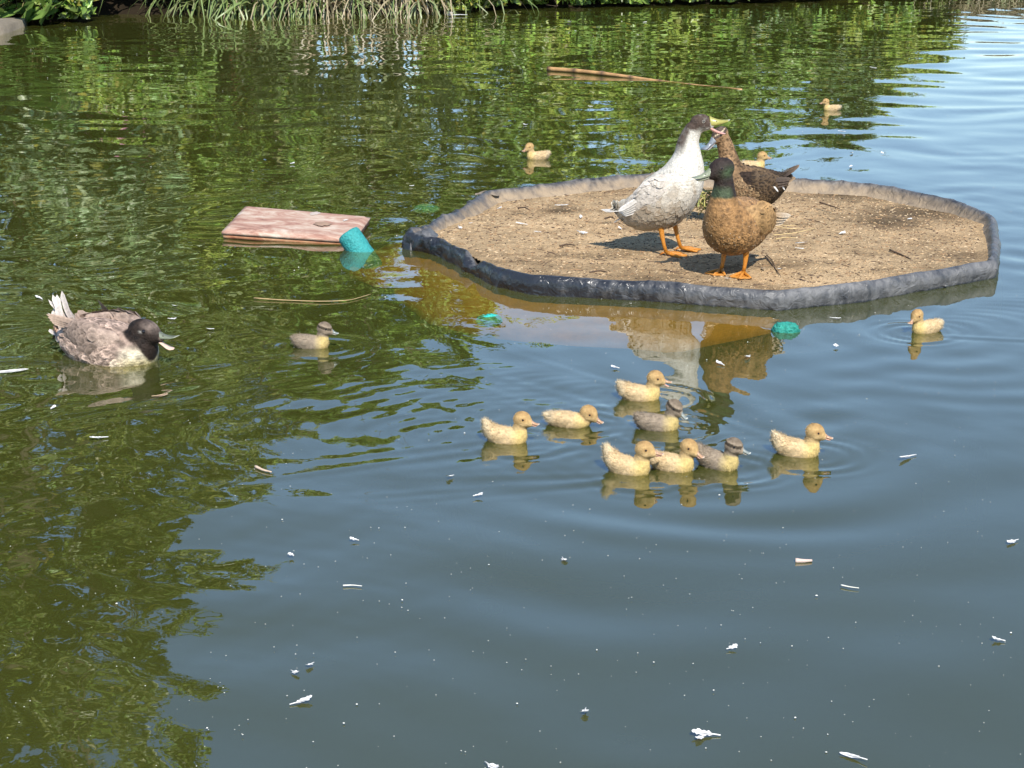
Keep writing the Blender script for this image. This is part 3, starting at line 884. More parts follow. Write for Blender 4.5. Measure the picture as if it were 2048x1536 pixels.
def build_liner():
    prof = [(-0.030, -0.14), (-0.012, -0.05), (-0.003, -0.010), (-0.006, 0.006), (-0.010, 0.021), (-0.011, 0.036), (-0.006, 0.050), (0.002, 0.059),
            (0.010, 0.062), (0.017, 0.059), (0.023, 0.052), (0.029, 0.044), (0.037, 0.034), (0.050, 0.022), (0.085, 0.0)]
    npf = len(prof)
    vs, fs, cs = [], [], []
    corners = [(RIM[6], 1.0), (RIM[8], .8), (RIM[10], 1.0), (RIM[15], .7), (RIM[17], 1.0), (RIM[2], 1.0), (RIM[4], .5)]
    rr = random.Random(4)
    folds = [(rr.uniform(0, RTOT), rr.uniform(0.008, 0.02), rr.uniform(-0.006, 0.007), rr.uniform(-1.2, 1.2)) for _ in range(120)]
    for i, p in enumerate(RP):
        d = RTOT * i / RN
        n = rim_inward(i)
        back = (p.y - RC.y) > 0
        left = max(0, min(1, (RIM[2].x + 0.15 - p.x) / 0.4))
        hs = 1 + 0.10 * fbm((d * 1.1, 0.3, 2)) + 0.06 * fbm((d * 5, 1.3, 2))
        if (p - RIM[2]).length < 0.07:            # the torn, sunken place
            hs *= 0.45 + 0.55 * (p - RIM[2]).length / 0.07
        for j, (o, z) in enumerate(prof):
            u = j / (npf - 1)
            cr = 0.0
            for (fd, fw, fa, sl) in folds:
                q = (d - fd + sl * (z - 0.03) + RTOT / 2) % RTOT - RTOT / 2
                if abs(q) < 4 * fw:
                    cr += fa * max(0.0, 1 - abs(q) / (2 * fw)) ** 1.3
            nz = 0.005 * fbm((d * 6 + z * 20, z * 22, 1)) + 0.0016 * abs(fbm((d * 26 + z * 60, z * 60, 7))) + cr
            nz *= (1 + 1.6 * left)
            dz = 0.008 * fbm((d * 6, u * 3, 9)) * (1 + 2 * left) + cr * 0.4
            zz = z * (hs if z > 0 else 1) + (dz if 0.004 < z else 0)
            q2 = p + n * (o - nz)
            vs.append((q2.x - RC.x, q2.y - RC.y, zz))
            tan = min(1, max(0, (j - 8) * 0.3))
            if j >= 9: dust = min(0.8, 0.12 + (j - 8) * 0.14) + 0.3 * fbm((d * 5, z * 30, 2))
            elif j >= 3: dust = 0.17 + 0.5 * fbm((d * 3, z * 16, 5)) + 0.20 * max(0, min(1, (p.x - RIM[5].x + 0.1) / 0.4))
            else: dust = -0.6
            if not back and j < 8: dust -= 0.34 * max(0, min(1, (RIM[5].x + 0.1 - p.x) / 0.45))
            cs.append((max(dust, -0.6), tan, 0))
    for i in range(RN):
        i2 = (i + 1) % RN
        for j in range(npf - 1):
            f = (i * npf + j, i2 * npf + j, i2 * npf + j + 1, i * npf + j + 1)
            fs.append(f if SGN > 0 else f[::-1])
    mb = MB(); mb.add(vs, fs, cs)
    mb.build('liner_rim', M['liner'], RAFT)
    # loose flap of liner at the left tip, and one standing fold on the far side
    tip = RIM[0]
    mb = MB(); vs, fs, cs = [], [], []
    nu, nv = 22, 14
    for a in range(nu):
        for b in range(nv):
            u, v = a / (nu - 1), b / (nv - 1)
            x = tip.x + 0.012 + 0.12 * u
            y = tip.y - 0.045 + 0.17 * v + 0.03 * u
            z = 0.062 * math.sin(math.pi * (0.12 + 0.80 * v)) * (0.45 + 0.55 * math.sin(min(1, u * 1.4 + 0.1) * math.pi / 2)) + 0.018 * fbm((u * 5, v * 4, 3)) + 0.010 * abs(fbm((u * 3 + v * 8, v, 6)))
            if b == 0: z = -0.03
            if u > 0.6: z = z * (1 - (u - 0.6) / 0.4) + 0.02 * (u - 0.6) / 0.4
            if a == 0: z = min(z, 0.012 + 0.02 * math.sin(math.pi * v)) - (0.04 if True else 0)
            vs.append((x - RC.x, y - RC.y, z)); cs.append((0.30 + 0.5 * max(0, fbm((u * 4, v * 4, 11))), 0, 0))
    for a in range(nu - 1):
        for b in range(nv - 1):
            fs.append((a * nv + b, (a + 1) * nv + b, (a + 1) * nv + b + 1, a * nv + b + 1))
    mb.add(vs, fs, cs); tag(mb.build('liner_flap', M['liner'], RAFT), 'crumpled loose end of the black liner')
    for k, (qx, qy) in enumerate(((1312, 352), (975, 385))):
        c = G(qx, qy, 0.05); mb = MB(); vs, fs, cs = [], [], []
        for a in range(10):
            for b in range(5):
                u, v = a / 9, b / 4
                h = (0.026 if k == 0 else 0.018) * math.sin(math.pi * min(1, u * 1.1)) ** 1.5
                vs.append((c.x - RC.x - 0.05 + 0.10 * u, c.y - RC.y - 0.03 + 0.05 * v + 0.012 * math.sin(u * 6), 0.044 + h * (1 - abs(v - 0.4) * 1.6) + 0.004 * fbm((u * 5, v * 5, k))))
                cs.append((0.7, 0.8, 0))
        for a in range(9):
            for b in range(4):
                fs.append((a * 5 + b, (a + 1) * 5 + b, (a + 1) * 5 + b + 1, a * 5 + b + 1))
        mb.add(vs, fs, cs); mb.build('liner_fold', M['liner'], RAFT)
build_liner()

def inside(x, y, poly):
    c = False; j = len(poly) - 1
    for i in range(len(poly)):
        a, b = poly[i], poly[j]
        if (a.y > y) != (b.y > y) and x < (b.x - a.x) * (y - a.y) / (b.y - a.y) + a.x:
            c = not c
        j = i
    return c

INNER = [RP[i] + rim_inward(i) * 0.013 for i in range(0, RN, 8)]
SOIL_IN = [RP[i] + rim_inward(i) * 0.06 for i in range(0, RN, 8)]
DAMP = [(G(1830, 432), 0.34, 0.14), (G(1720, 400), 0.30, 0.10), (G(1780, 455), 0.16, 0.10), (G(1120, 430), 0.10, 0.05)]
def build_soil():
    xs = np.linspace(min(p.x for p in INNER), max(p.x for p in INNER), 210)
    ys = np.linspace(min(p.y for p in INNER), max(p.y for p in INNER), 190)
    idx = {}; vs, cs, fs = [], [], []
    ins = {}
    for j, y in enumerate(ys):
        for i, x in enumerate(xs):
            if inside(x, y, INNER):
                idx[i, j] = len(vs)
                z = soil_z(x, y)
                vs.append((x - RC.x, y - RC.y, z))
                t = 0.5 + 0.5 * fbm((x * 3, y * 3, 4)) + 0.35 * fbm((x * 17, y * 17, 2))
                c = np.array((0.33, 0.215, 0.112)) * (1 - t) + np.array((0.52, 0.375, 0.215)) * t
                w = 0
                for (dc, a, b) in DAMP:
                    q = ((x - dc.x) / a) ** 2 + ((y - dc.y) / b) ** 2 * 0.25
                    w = max(w, math.exp(-q * 1.6))
                w = max(0, min(1, w * 1.15 + 0.7 * fbm((x * 9, y * 9, 1)) * w))
                fr_ = max(0, min(1, (RC.y - 0.28 - y) / 0.2)) * max(0, fbm((x * 2.2, y * 5, 6)) + 0.12) * 1.6
                w = min(1, max(w, fr_))
                c = c * (1 - 0.66 * w) * (1 + 0.5 * fbm((x * 1.6, y * 2.4, 9)) + 0.45 * fbm((x * 6, y * 9, 12)) + 0.4 * fbm((x * 22, y * 22, 14)))
                cs.append(tuple(c))
    for (i, j) in idx:
        q = [(i, j), (i + 1, j), (i + 1, j + 1), (i, j + 1)]
        if all(k in idx for k in q):
            fs.append([idx[k] for k in q])
    mb = MB(); mb.add(vs, fs, cs); mb.build('soil_bed', M['soil'], RAFT)
build_soil()

def rand_soil(rng):
    while True:
        x = rng.uniform(min(p.x for p in SOIL_IN), max(p.x for p in SOIL_IN)); y = rng.uniform(min(p.y for p in SOIL_IN), max(p.y for p in SOIL_IN))
        if inside(x, y, SOIL_IN):
            return Vector((x, y, soil_z(x, y)))
def build_litter():
    rng = random.Random(22); mb = MB()
    pal = [(0.42, 0.30, 0.175), (0.38, 0.26, 0.14), (0.50, 0.38, 0.24), (0.26, 0.16, 0.085), (0.10, 0.065, 0.04), (0.06, 0.04, 0.03), (0.40, 0.27, 0.15), (0.18, 0.11, 0.06)]
    for k in range(7000):
        p = rand_soil(rng)
        a = rng.uniform(0, math.pi); L = rng.uniform(0.002, 0.007) * (2.6 if rng.random() < 0.10 else 1); w = rng.uniform(0.0007, 0.0018)
        d = Vector((math.cos(a), math.sin(a), rng.uniform(-0.15, 0.25))); n = Vector((-d.y, d.x, 0)) * w
        t = Vector((0, 0, 0.0015 + w * 0.6)); p = p - Vector((RC.x, RC.y, 0))
        vs = [p - d * L + n, p - d * L - n, p + d * L - n, p + d * L + n, p - d * L * 0.6 + t, p + d * L * 0.7 + t]
        mb.add(vs, [(1, 2, 5, 4), (3, 0, 4, 5), (0, 1, 4), (2, 3, 5)], rng.choice(pal[3:6]) if L > 0.009 else rng.choice(pal))
    o = mb.build('ground_litter', M['litter'], RAFT, smooth=False); o['kind'] = 'stuff'
build_litter()

# submerged plywood skirt under the raft, seen amber through the water
def build_deck():
    mb = MB(); vs, fs, cs = [], [], []
    n = 120
    for i in range(n):
        k = int(i * RN / n); p = RP[k]; nn = rim_inward(k)
        f = max(0.0, min(1.0, (RC.y - p.y) / 0.4)) * max(0, min(1, (RIM[6].x + 0.05 - p.x) / 0.3))
        lf = max(0.0, min(1.0, (RIM[3].x - p.x) / 0.2)) 
        ext = -0.03 + 0.27 * max(f, lf * 0.9)
        ext += 0.03 * fbm((i * 0.3, 0, 0))
        q = p - nn * ext
        vs += [(p.x - RC.x + nn.x * 0.2, p.y - RC.y + nn.y * 0.2, -0.022), (p.x - RC.x, p.y - RC.y, -0.022), (q.x - RC.x, q.y - RC.y, -0.030 - ext * 0.15), (q.x - RC.x, q.y - RC.y, -0.062 - ext * 0.15)]
        cs += [(0.55, 0.29, 0.05)] * 4
    for i in range(n):
        i2 = (i + 1) % n
        for j in range(3):
            fs.append((i * 4 + j, i2 * 4 + j, i2 * 4 + j + 1, i * 4 + j + 1))
    mb.add(vs, fs, cs)
    tag(mb.build('sunken_deck', M['dry'], RAFT), 'amber board seen under water at the raft edge')
build_deck()

# ------------------------------------------------------------------ floating board, foam, cane
def build_board():
    c = [G(490, 409, 0.050), G(741, 431, 0.042), G(706, 477, 0.024), G(443, 459, 0.036)]
    o = (c[0] + c[1] + c[2] + c[3]) / 4; o.z = 0
    ax = (c[1] - c[0]); yaw = math.atan2(ax.y, ax.x)
    root = empty('floating_board', o, yaw)
    tag(root, 'weathered board with peeling reddish paint floating beside the raft', 'board')
    inv = Matrix.Rotation(-yaw, 3, 'Z')
    def lay(name, grow, ztop, zbot, bev, mat, col):
        mb = MB(); nu, nv = 26, 18; vs, fs, cs = [], [], []
        def P(u, v):
            p = (c[0] * (1 - u) + c[1] * u) * (1 - v) + (c[3] * (1 - u) + c[2] * u) * v
            return inv @ ((p - o) * 1.0)
        ctr = P(.5, .5)
        for j in range(nv):
            for i in range(nu):
                u, v = i / (nu - 1), j / (nv - 1)
                p = P(u, v); p = ctr + (p - ctr) * (1 + grow)
                e = min(i, nu - 1 - i, j, nv - 1 - j)
                z = p.z + ztop - (bev if e == 0 else 0)
                if e > 0: z += 0.0016 * fbm((u * 8, v * 8, 1))
                else: p = p + Vector((0.004 * fbm((u * 14, v * 14, 3)), 0.004 * fbm((u * 14, v * 14, 5)), 0))
                vs.append((p.x, p.y, z)); cs.append(col)
        for j in range(nv - 1):
            for i in range(nu - 1):
                fs.append((j * nu + i, (j + 1) * nu + i, (j + 1) * nu + i + 1, j * nu + i + 1))
        ring = [i for i in range(nu)] + [j * nu + nu - 1 for j in range(1, nv)] + [(nv - 1) * nu + i for i in range(nu - 2, -1, -1)] + [j * nu for j in range(nv - 2, 0, -1)]
        n = len(vs)
        for k in ring:
            vs.append((vs[k][0], vs[k][1], vs[k][2] + bev - ztop + zbot)); cs.append(col)
        L = len(ring)
        for q in range(L):
            fs.append((ring[q], ring[(q + 1) % L], n + (q + 1) % L, n + q))
        fs.append(tuple(n + q for q in range(L)))
        mb.add(vs, fs, cs); return mb.build(name, mat, root)
    lay('panel', 0.0, 0.0, -0.018, 0.008, M['board'], (1, 1, 1))
    lay('lower_panel', -0.02, -0.019, -0.034, 0.002, M['board'], (0.85, 0.62, 0.42))
    # scabs of mud and droppings with their own outline
    for (px, py, rx, ry, col) in ((630, 429, 0.020, 0.016, (0.42, 0.35, 0.30)), (691, 440, 0.008, 0.008, (0.62, 0.56, 0.50)), (645, 447, 0.040, 0.020, (0.30, 0.20, 0.14))):
        mb = MB()
        p = G(px, py, 0.040)
        # height of the board plane there
        q0, q1, q3 = c[0], c[1], c[3]
        nrm = (q1 - q0).cross(q3 - q0); nrm = nrm if nrm.z > 0 else -nrm; nrm.normalize()
        z = q0.z - (nrm.x * (p.x - q0.x) + nrm.y * (p.y - q0.y)) / nrm.z
        p = inv @ (Vector((p.x, p.y, z + 0.0022)) - o)
        vs = [p + Vector((0, 0, 0.0015))]; n = 26
        for k in range(n):
            a = 6.283 * k / n; r = 1 + 1.1 * fbm((math.cos(a) * 2.3 + px, math.sin(a) * 2.3, 2))
            q = Vector((math.cos(a) * rx * r, math.sin(a) * ry * r * 1.6, 0)); q.z = -(nrm.x * 0 + 0) - 0.002
            w = inv.inverted() @ q
            q.z = -(nrm.x * w.x + nrm.y * w.y) / nrm.z - 0.0012
            vs.append(p + q)
        mb.add(vs, [(0, k, k % n + 1) for k in range(1, n + 1)], col)
        mb.build('dried_mud', M['stone'], root)
build_board()

def foam_tube(name, label, p0, p1, r, hole, col, seed, lump=0.004):
    """piece of hollow foam tube with a pitted skin"""
    p0, p1 = Vector(p0), Vector(p1)
    mb = MB(); n = 28; t = (p1 - p0).normalized()
    a = t.cross(Vector((0, 0, 1))).normalized(); b = t.cross(a)
    rows = []
    m = 12
    prof = [(0.0, hole), (0.0, hole * 1.05), (0.0, r * 0.6), (0.0, r * 0.9), (0.008, r)] + [(0.008 + ((p1 - p0).length - 0.016) * k / m, r) for k in range(1, m + 1)] + [((p1 - p0).length, r * 0.9), ((p1 - p0).length, hole)]
    prof = [(0.03, hole * 0.96)] + prof
    vs, fs = [], []
    for (d, q) in prof:
        for k in range(n):
            g = 2 * math.pi * k / n
            dirv = a * math.cos(g) + b * math.sin(g)
            p = p0 + t * d + dirv * q
            p = p + dirv * lump * fbm((p.x * 40, p.y * 40, p.z * 40 + seed)) + t * lump * 0.5 * fbm((p.x * 50, p.y * 50, seed))
            vs.append(p - p0)
    for i in range(len(prof) - 1):
        for k in range(n):
            fs.append((i * n + k, i * n + (k + 1) % n, (i + 1) * n + (k + 1) % n, (i + 1) * n + k))
    mb.add(vs, fs, col)
    o = mb.build(name, M['foam']); o.location = p0
    return tag(o, label, 'foam')
TEAL = (0.035, 0.27, 0.26)
q = G(702, 470, 0.052)
foam_tube('foam_tube', 'teal foam tube sticking up out of the water against the floating board', (q.x - 0.012, q.y + 0.01, q.z + 0.004), (q.x + 0.115, q.y - 0.06, -0.115), 0.043, 0.014, TEAL, 1)
def foam_lump(label, px, py, z, rad, col, seed):
    p = G(px, py, 0.0); p.z = z
    v, f = ico(4)
    mb = MB(); vs, cs = [], []
    for q in v:
        q = Vector(q); r = 1 + 0.22 * fbm(q * 1.6 + Vector((seed, 0, 0))) - 0.8 * max(0, fbm(q * 4 + Vector((0, seed, 0)))) + 0.12 * fbm(q * 9)
        vs.append((q.x * rad[0] * r, q.y * rad[1] * r, q.z * rad[2] * r))
        k = 0.6 + 0.9 * max(0, min(1, 0.5 + fbm(q * 5 + Vector((seed, 2, 0)))))
        cs.append(tuple(c * k for c in col))
    mb.add(vs, [tuple(t) for t in f], cs)
    o = mb.build('foam_lump', M['foam']); o.location = p
    tag(o, label, 'foam')
foam_lump('pitted teal foam lump floating in front of the raft corner', 1571, 662, 0.003, (0.043, 0.032, 0.027), (0.022, 0.22, 0.17), 2)
foam_lump('teal foam lump just under the surface near the torn rim of the raft', 978, 631, -0.016, (0.043, 0.034, 0.020), (0.03, 0.40, 0.33), 3)
foam_lump('sunken teal foam piece behind the loose end of the liner', 852, 408, -0.022, (0.055, 0.05, 0.020), (0.03, 0.40, 0.30), 4)

def build_cane():
    a, b = G(1096, 138, 0.012), G(1484, 181, -0.006)
    mb = MB(); pts, rad, cs = [], [], []
    n = 40; rr = random.Random(3)
    for k in range(n + 1):
        t = k / n
        p = a * (1 - t) + b * t
        p = p + Vector((0, 0.05 * math.sin(t * 3.0), 0.006 * math.sin(t * 7)))
        node = (k % 6 == 0)
        pts.append(p - a); rad.append((0.015 - 0.009 * t) * (1.25 if node else 1.0))
        c = (0.42, 0.24, 0.10) if not node else (0.12, 0.07, 0.04)
        v = rr.uniform(0.8, 1.2); cs.append(tuple(q * v for q in c))
    mb.tube(pts, rad, 10, cs)
    o = mb.build('floating_cane', M['cane']); o.location = a
    tag(o, 'long tan cane with dark nodes floating off the far bank', 'cane')
build_cane()

def thin_stick(name, label, cat, pxs, r, col, mat='cane', z=0.004):
    ps = [G(x, y, z) for x, y in pxs]
    mb = MB(); pts = []
    for k in range(len(ps) - 1):
        for s in range(5):
            pts.append(ps[k] + (ps[k + 1] - ps[k]) * (s / 5) - ps[0])
    pts.append(ps[-1] - ps[0])
    for _ in range(3):
        pts = [pts[0]] + [(pts[i - 1] + pts[i] * 2 + pts[i + 1]) / 4 for i in range(1, len(pts) - 1)] + [pts[-1]]
    n = len(pts)
    mb.tube(pts, [r * (1 - 0.6 * i / n) for i in range(n)], 6, col)
    o = mb.build(name, M[mat]); o.location = ps[0]
    return tag(o, label, cat)
thin_stick('twig', 'long thin pale twig curving on the water below the floating board', 'twig', [(508, 596), (560, 600), (640, 603), (700, 601), (742, 588)], 0.0024, (0.38, 0.27, 0.13))
thin_stick('straw_stalk', 'thin pale stalk adrift on the calm grey water', 'stalk', [(1682, 1170), (1700, 1174), (1718, 1176)], 0.0018, (0.62, 0.60, 0.52))
thin_stick('straw_stalk', 'short white stalk adrift on the dark water near a curved speck', 'stalk', [(686, 1171), (705, 1170), (724, 1172)], 0.0018, (0.66, 0.64, 0.58))
thin_stick('wood_splinter', 'short pinkish wood splinter floating on the calm grey water', 'splinter', [(1591, 1121), (1606, 1122), (1624, 1121)], 0.006, (0.52, 0.40, 0.34), 'dry')
thin_stick('wood_splinter', 'pale brown splinter at the edge of the tree reflection', 'splinter', [(511, 933), (525, 940), (543, 944)], 0.004, (0.50, 0.38, 0.28), 'dry')
thin_stick('twig', 'dark thin twig bent on the soil behind the tan duck', 'twig', [(1530, 512), (1541, 525), (1553, 541), (1562, 553)], 0.0022, (0.05, 0.035, 0.03), 'bark', 0.055)
thin_stick('twig', 'dark curved twig lying on the soil beside the tan duck', 'twig', [(1533, 510), (1546, 522), (1551, 538)], 0.0018, (0.05, 0.035, 0.03), 'bark', 0.056)
for i, pts in enumerate(([(1548, 470), (1590, 466), (1632, 456)], [(1550, 452), (1580, 458), (1600, 456)], [(1546, 444), (1570, 452), (1592, 450)], [(1552, 478), (1572, 474), (1594, 476)])):
    tag(thin_stick('straw', 'long yellow straw on the soil behind the tail of the tan duck', 'straw', pts, 0.0018, (0.62, 0.46, 0.22), 'dry', 0.052), group='straws behind the tan duck')
for i, pts in enumerate(([(1330, 540), (1345, 544), (1358, 543)], [(1036, 416), (1048, 414), (1058, 419)], [(1120, 492), (1138, 488), (1150, 491)], [(1180, 545), (1200, 541), (1214, 544)], [(1640, 405), (1660, 411), (1678, 417)], [(1780, 500), (1800, 508), (1822, 518)], [(1600, 560), (1622, 566), (1640, 563)], [(1210, 437), (1222, 433), (1230, 438)])):
    tag(thin_stick('dark_bark_scrap', 'dark scrap of bark lying on the dry soil', 'bark scrap', pts, 0.004, (0.09, 0.06, 0.04), 'bark', 0.050), group='bark scraps on the raft soil')

# ------------------------------------------------------------------ feathers adrift
def feather_mesh(L, w, curl, col, ragged, seed):
    rng = random.Random(seed); mb = MB(); n = 12; vs, fs, cs = [], [], []
    for k in range(n + 1):
        t = k / n
        ww = w * math.sin(math.pi * min(1, 0.08 + t * 0.92)) ** 0.6 * (0.8 + 0.2 * t)
        if t < 0.18: ww *= 0.25
        x = L * (t - 0.5); z = curl * L * (t - 0.4) ** 2 + 0.002
        y = 0.15 * L * (t - 0.5) ** 2
        e1, e2 = rng.uniform(1 - ragged, 1), rng.uniform(1 - ragged, 1)
        vs += [(x + ww * 0.3, y + ww * e1, z + ww * 0.25), (x, y, z), (x + ww * 0.3, y - ww * e2, z + ww * 0.22)]
        cs += [col, tuple(c * 0.85 for c in col), col]
    for k in range(n):
        for j in (0, 1):
            fs.append((k * 3 + j, k * 3 + j + 1, (k + 1) * 3 + j + 1, (k + 1) * 3 + j))
    mb.add(vs, fs, cs)
    mb.tube([(-L * 0.62, 0.06 * L, 0.004), (-L * 0.3, 0.02 * L, 0.004), (0, 0, 0.0045), (L * 0.4, 0.02 * L, 0.005)], [0.0012, 0.0012, 0.001, 0.0005], 5, tuple(c * 0.9 for c in col))
    return mb.mesh('feather', M['vane'])
WH = (0.80, 0.79, 0.76)
FM = [feather_mesh(0.040, 0.012, 0.35, WH, 0.55, 1), feather_mesh(0.03, 0.011, 0.6, WH, 0.6, 2), feather_mesh(0.05, 0.008, 0.25, WH, 0.35, 3), feather_mesh(0.022, 0.010, 0.7, WH, 0.6, 4)]
WATER_FEATHERS = [(585, 328, 3), (740, 373, 3), (824, 373, 3), (1342, 98, 1), (1745, 136, 0), (1683, 264, 0), (1703, 307, 1), (1765, 307, 0), (1702, 334, 2), (78, 597, 0), (350, 613, 1),
                  (195, 878, 0), (606, 1405, 0), (1408, 1470, 0), (1400, 1478, 1), (1812, 916, 2), (2023, 1085, 0), (1672, 638, 0), (1672, 694, 1), (1495, 715, 1), (1440, 729, 1), (1230, 737, 3), (1891, 574, 1),
                  (708, 1081, 3), (957, 993, 3), (1127, 1122, 3), (1170, 1425, 3), (1705, 1515, 2), (620, 1332, 3), (1290, 45, 1), (1140, 44, 0), (107, 817, 3), (583, 1112, 3), (1465, 1298, 3), (1995, 1282, 3), (590, 1347, 3), (984, 1536, 1), (1150, 62, 3),
                  (1130, 304, 1), (1050, 250, 3), (1180, 214, 3), (345, 640, 3), (420, 660, 3), (900, 955, 3)]
rf = random.Random(9)
for (px, py, k) in WATER_FEATHERS:
    p = G(px, py, 0.002)
    o = link('feather', FM[k], None, p, (rf.uniform(-0.15, 0.15), rf.uniform(-0.1, 0.1), rf.uniform(0, 6.28)), rf.uniform(0.75, 1.1))
    tag(o, 'small white feather floating on the pond water', 'feather', 'white feathers floating on the water')
for (px, py) in ((1000, 405), (940, 440), (1042, 442), (1162, 426), (1075, 460), (1230, 395), (1125, 398), (1330, 365), (920, 450), (1685, 465), (1605, 487), (1555, 545), (1525, 545), (1600, 500), (1455, 565), (1820, 430), (1165, 462), (1240, 452)):
    p = G(px, py, 0.045); p.z = soil_z(p.x, p.y) + 0.003
    o = link('feather', FM[rf.choice((0, 1, 2))], None, p, (rf.uniform(-0.2, 0.2), rf.uniform(-0.2, 0.2), rf.uniform(0, 6.28)), rf.uniform(0.7, 1.1))
    tag(o, 'small white feather lying on the dry soil of the raft', 'feather', 'white feathers on the raft soil')
o = link('feather', feather_mesh(0.11, 0.011, 0.05, (0.74, 0.72, 0.68), 0.15, 9), None, G(18, 745, 0.004), (0.1, 0, 0.35))
tag(o, 'long pale quill feather floating near the swimming grey duck', 'feather')
o = link('leaf', feather_mesh(0.04, 0.007, 0.2, (0.50, 0.36, 0.24), 0.1, 10), None, G(322, 793, 0.004), (0.1, 0, 0.5))
tag(o, 'small brown leaf floating in front of the swimming grey duck', 'leaf')
def fluff():
    rng = random.Random(2); mb = MB()
    for _ in range(120):
        d = Vector((rng.gauss(0, 1), rng.gauss(0, 1), abs(rng.gauss(0, 0.8)))).normalized(); L = rng.uniform(0.02, 0.055)
        n = d.cross(Vector((rng.random(), rng.random(), 1))).normalized() * 0.004
        mb.add([n * -1, n, d * L], [(0, 1, 2)], (0.66, 0.64, 0.62))
    mb.tube([(0.02, 0, 0.01), (0.09, 0, 0.012), (0.15, 0, 0.01)], [0.004, 0.003, 0.002], 5, (0.7, 0.69, 0.66))
    o = mb.build('down_tuft', M['vane'], None, smooth=False); o.location = G(900, 32, 0.004)
    tag(o, 'ragged white tuft of down floating by the bank near the orange stalk', 'feather')
fluff()
def specks():
    rng = random.Random(31); mb = MB()
    for _ in range(900):
        px, py = rng.uniform(-150, 2200), 1536 * rng.random() ** 0.8
        p = G(px, max(py, 60), 0.003)
        if inside(p.x, p.y, RP):
            continue
        s = rng.uniform(0.0005, 0.0013) * (1.8 if rng.random() < 0.08 else 1) * max(1, p.y / 5)
        n = 5; a0 = rng.random() * 6
        vs = [p + Vector((math.cos(a0 + 6.283 * k / n) * s * rng.uniform(0.7, 1.5), math.sin(a0 + 6.283 * k / n) * s, 0)) for k in range(n)] + [p + Vector((0, 0, s * 0.7))]
        mb.add(vs, [(k, (k + 1) % n, n) for k in range(n)], (0.62, 0.61, 0.55))
    o = mb.build('floating_specks', M['litter'], smooth=False)
    tag(o, 'scattered tiny pale specks of fluff on the pond surface', 'specks', kind='stuff')
specks()

def straw_clump():
    c = G(1408, 425, 0.05); rng = random.Random(77)
    root = empty('straw_clump', c); tag(root, 'tangle of green and yellow straw lying between the standing ducks', 'straw')
    for i in range(70):
        a = rng.uniform(0, 6.283); r = rng.uniform(0.0, 0.07); L = rng.uniform(0.06, 0.13)
        p = Vector((math.cos(a) * r, math.sin(a) * r, rng.uniform(0.0, 0.07)))
        b = rng.uniform(0, 6.283); d = Vector((math.cos(b), math.sin(b), rng.uniform(-0.3, 0.5)))
        mb = MB()
        mb.tube([p - d * L * 0.5, p + Vector((0, 0, 0.02)), p + d * L * 0.5], [0.0022, 0.002, 0.001], 5, rng.choice([(0.40, 0.38, 0.12), (0.52, 0.44, 0.20), (0.30, 0.34, 0.10), (0.22, 0.17, 0.08)]))
        mb.build('straw', M['dry'], root)
straw_clump()

# ------------------------------------------------------------------ birds
def catmull(P, n):
    P = np.asarray(P, dtype=float); m = len(P)
    out, ts = [], []
    for k in range(n):
        t = (m - 1) * k / (n - 1); i = min(int(t), m - 2); f = t - i
        p0, p1, p2, p3 = P[max(i - 1, 0)], P[i], P[i + 1], P[min(i + 2, m - 1)]
        out.append(0.5 * ((2 * p1) + (-p0 + p2) * f + (2 * p0 - 5 * p1 + 4 * p2 - p3) * f * f + (-p0 + 3 * p1 - 3 * p2 + p3) * f ** 3))
        ts.append(t)
    return np.array(out), np.array(ts)

def fuse(blobs, voxel, smooth_it, name):
    """one continuous skin over a set of ellipsoids: (centre, 3x3 axes scaled)"""
    Vs, Fs, o = [], [], 0
    for (c, A) in blobs:
        Vs.append(ICO_V @ A + c); Fs.append(ICO_F + o); o += len(ICO_V)
    me = np_mesh(name + '_raw', np.concatenate(Vs), np.concatenate(Fs), None, None)
    ob = bpy.data.objects.new(name + '_raw', me); COL.objects.link(ob)
    r = ob.modifiers.new('r', 'REMESH'); r.mode = 'VOXEL'; r.voxel_size = voxel
    s = ob.modifiers.new('s', 'SMOOTH'); s.factor = 0.5; s.iterations = smooth_it
    dg = bpy.context.evaluated_depsgraph_get()
    res = bpy.data.meshes.new_from_object(ob.evaluated_get(dg))
    bpy.data.objects.remove(ob); bpy.data.meshes.remove(me)
    res.name = name
    res.polygons.foreach_set('use_smooth', np.ones(len(res.polygons), dtype=bool))
    return res

def mverts(me):
    a = np.empty(len(me.vertices) * 3, dtype=np.float32); me.vertices.foreach_get('co', a); return a.reshape(-1, 3).astype(float)
def mnorm(me):
    a = np.empty(len(me.vertices) * 3, dtype=np.float32); me.vertices.foreach_get('normal', a); return a.reshape(-1, 3).astype(float)

def vnoise(P, s, seed=0.0, o=3):
    return np.array([fbm((p[0] * s + seed, p[1] * s, p[2] * s), o) for p in P])

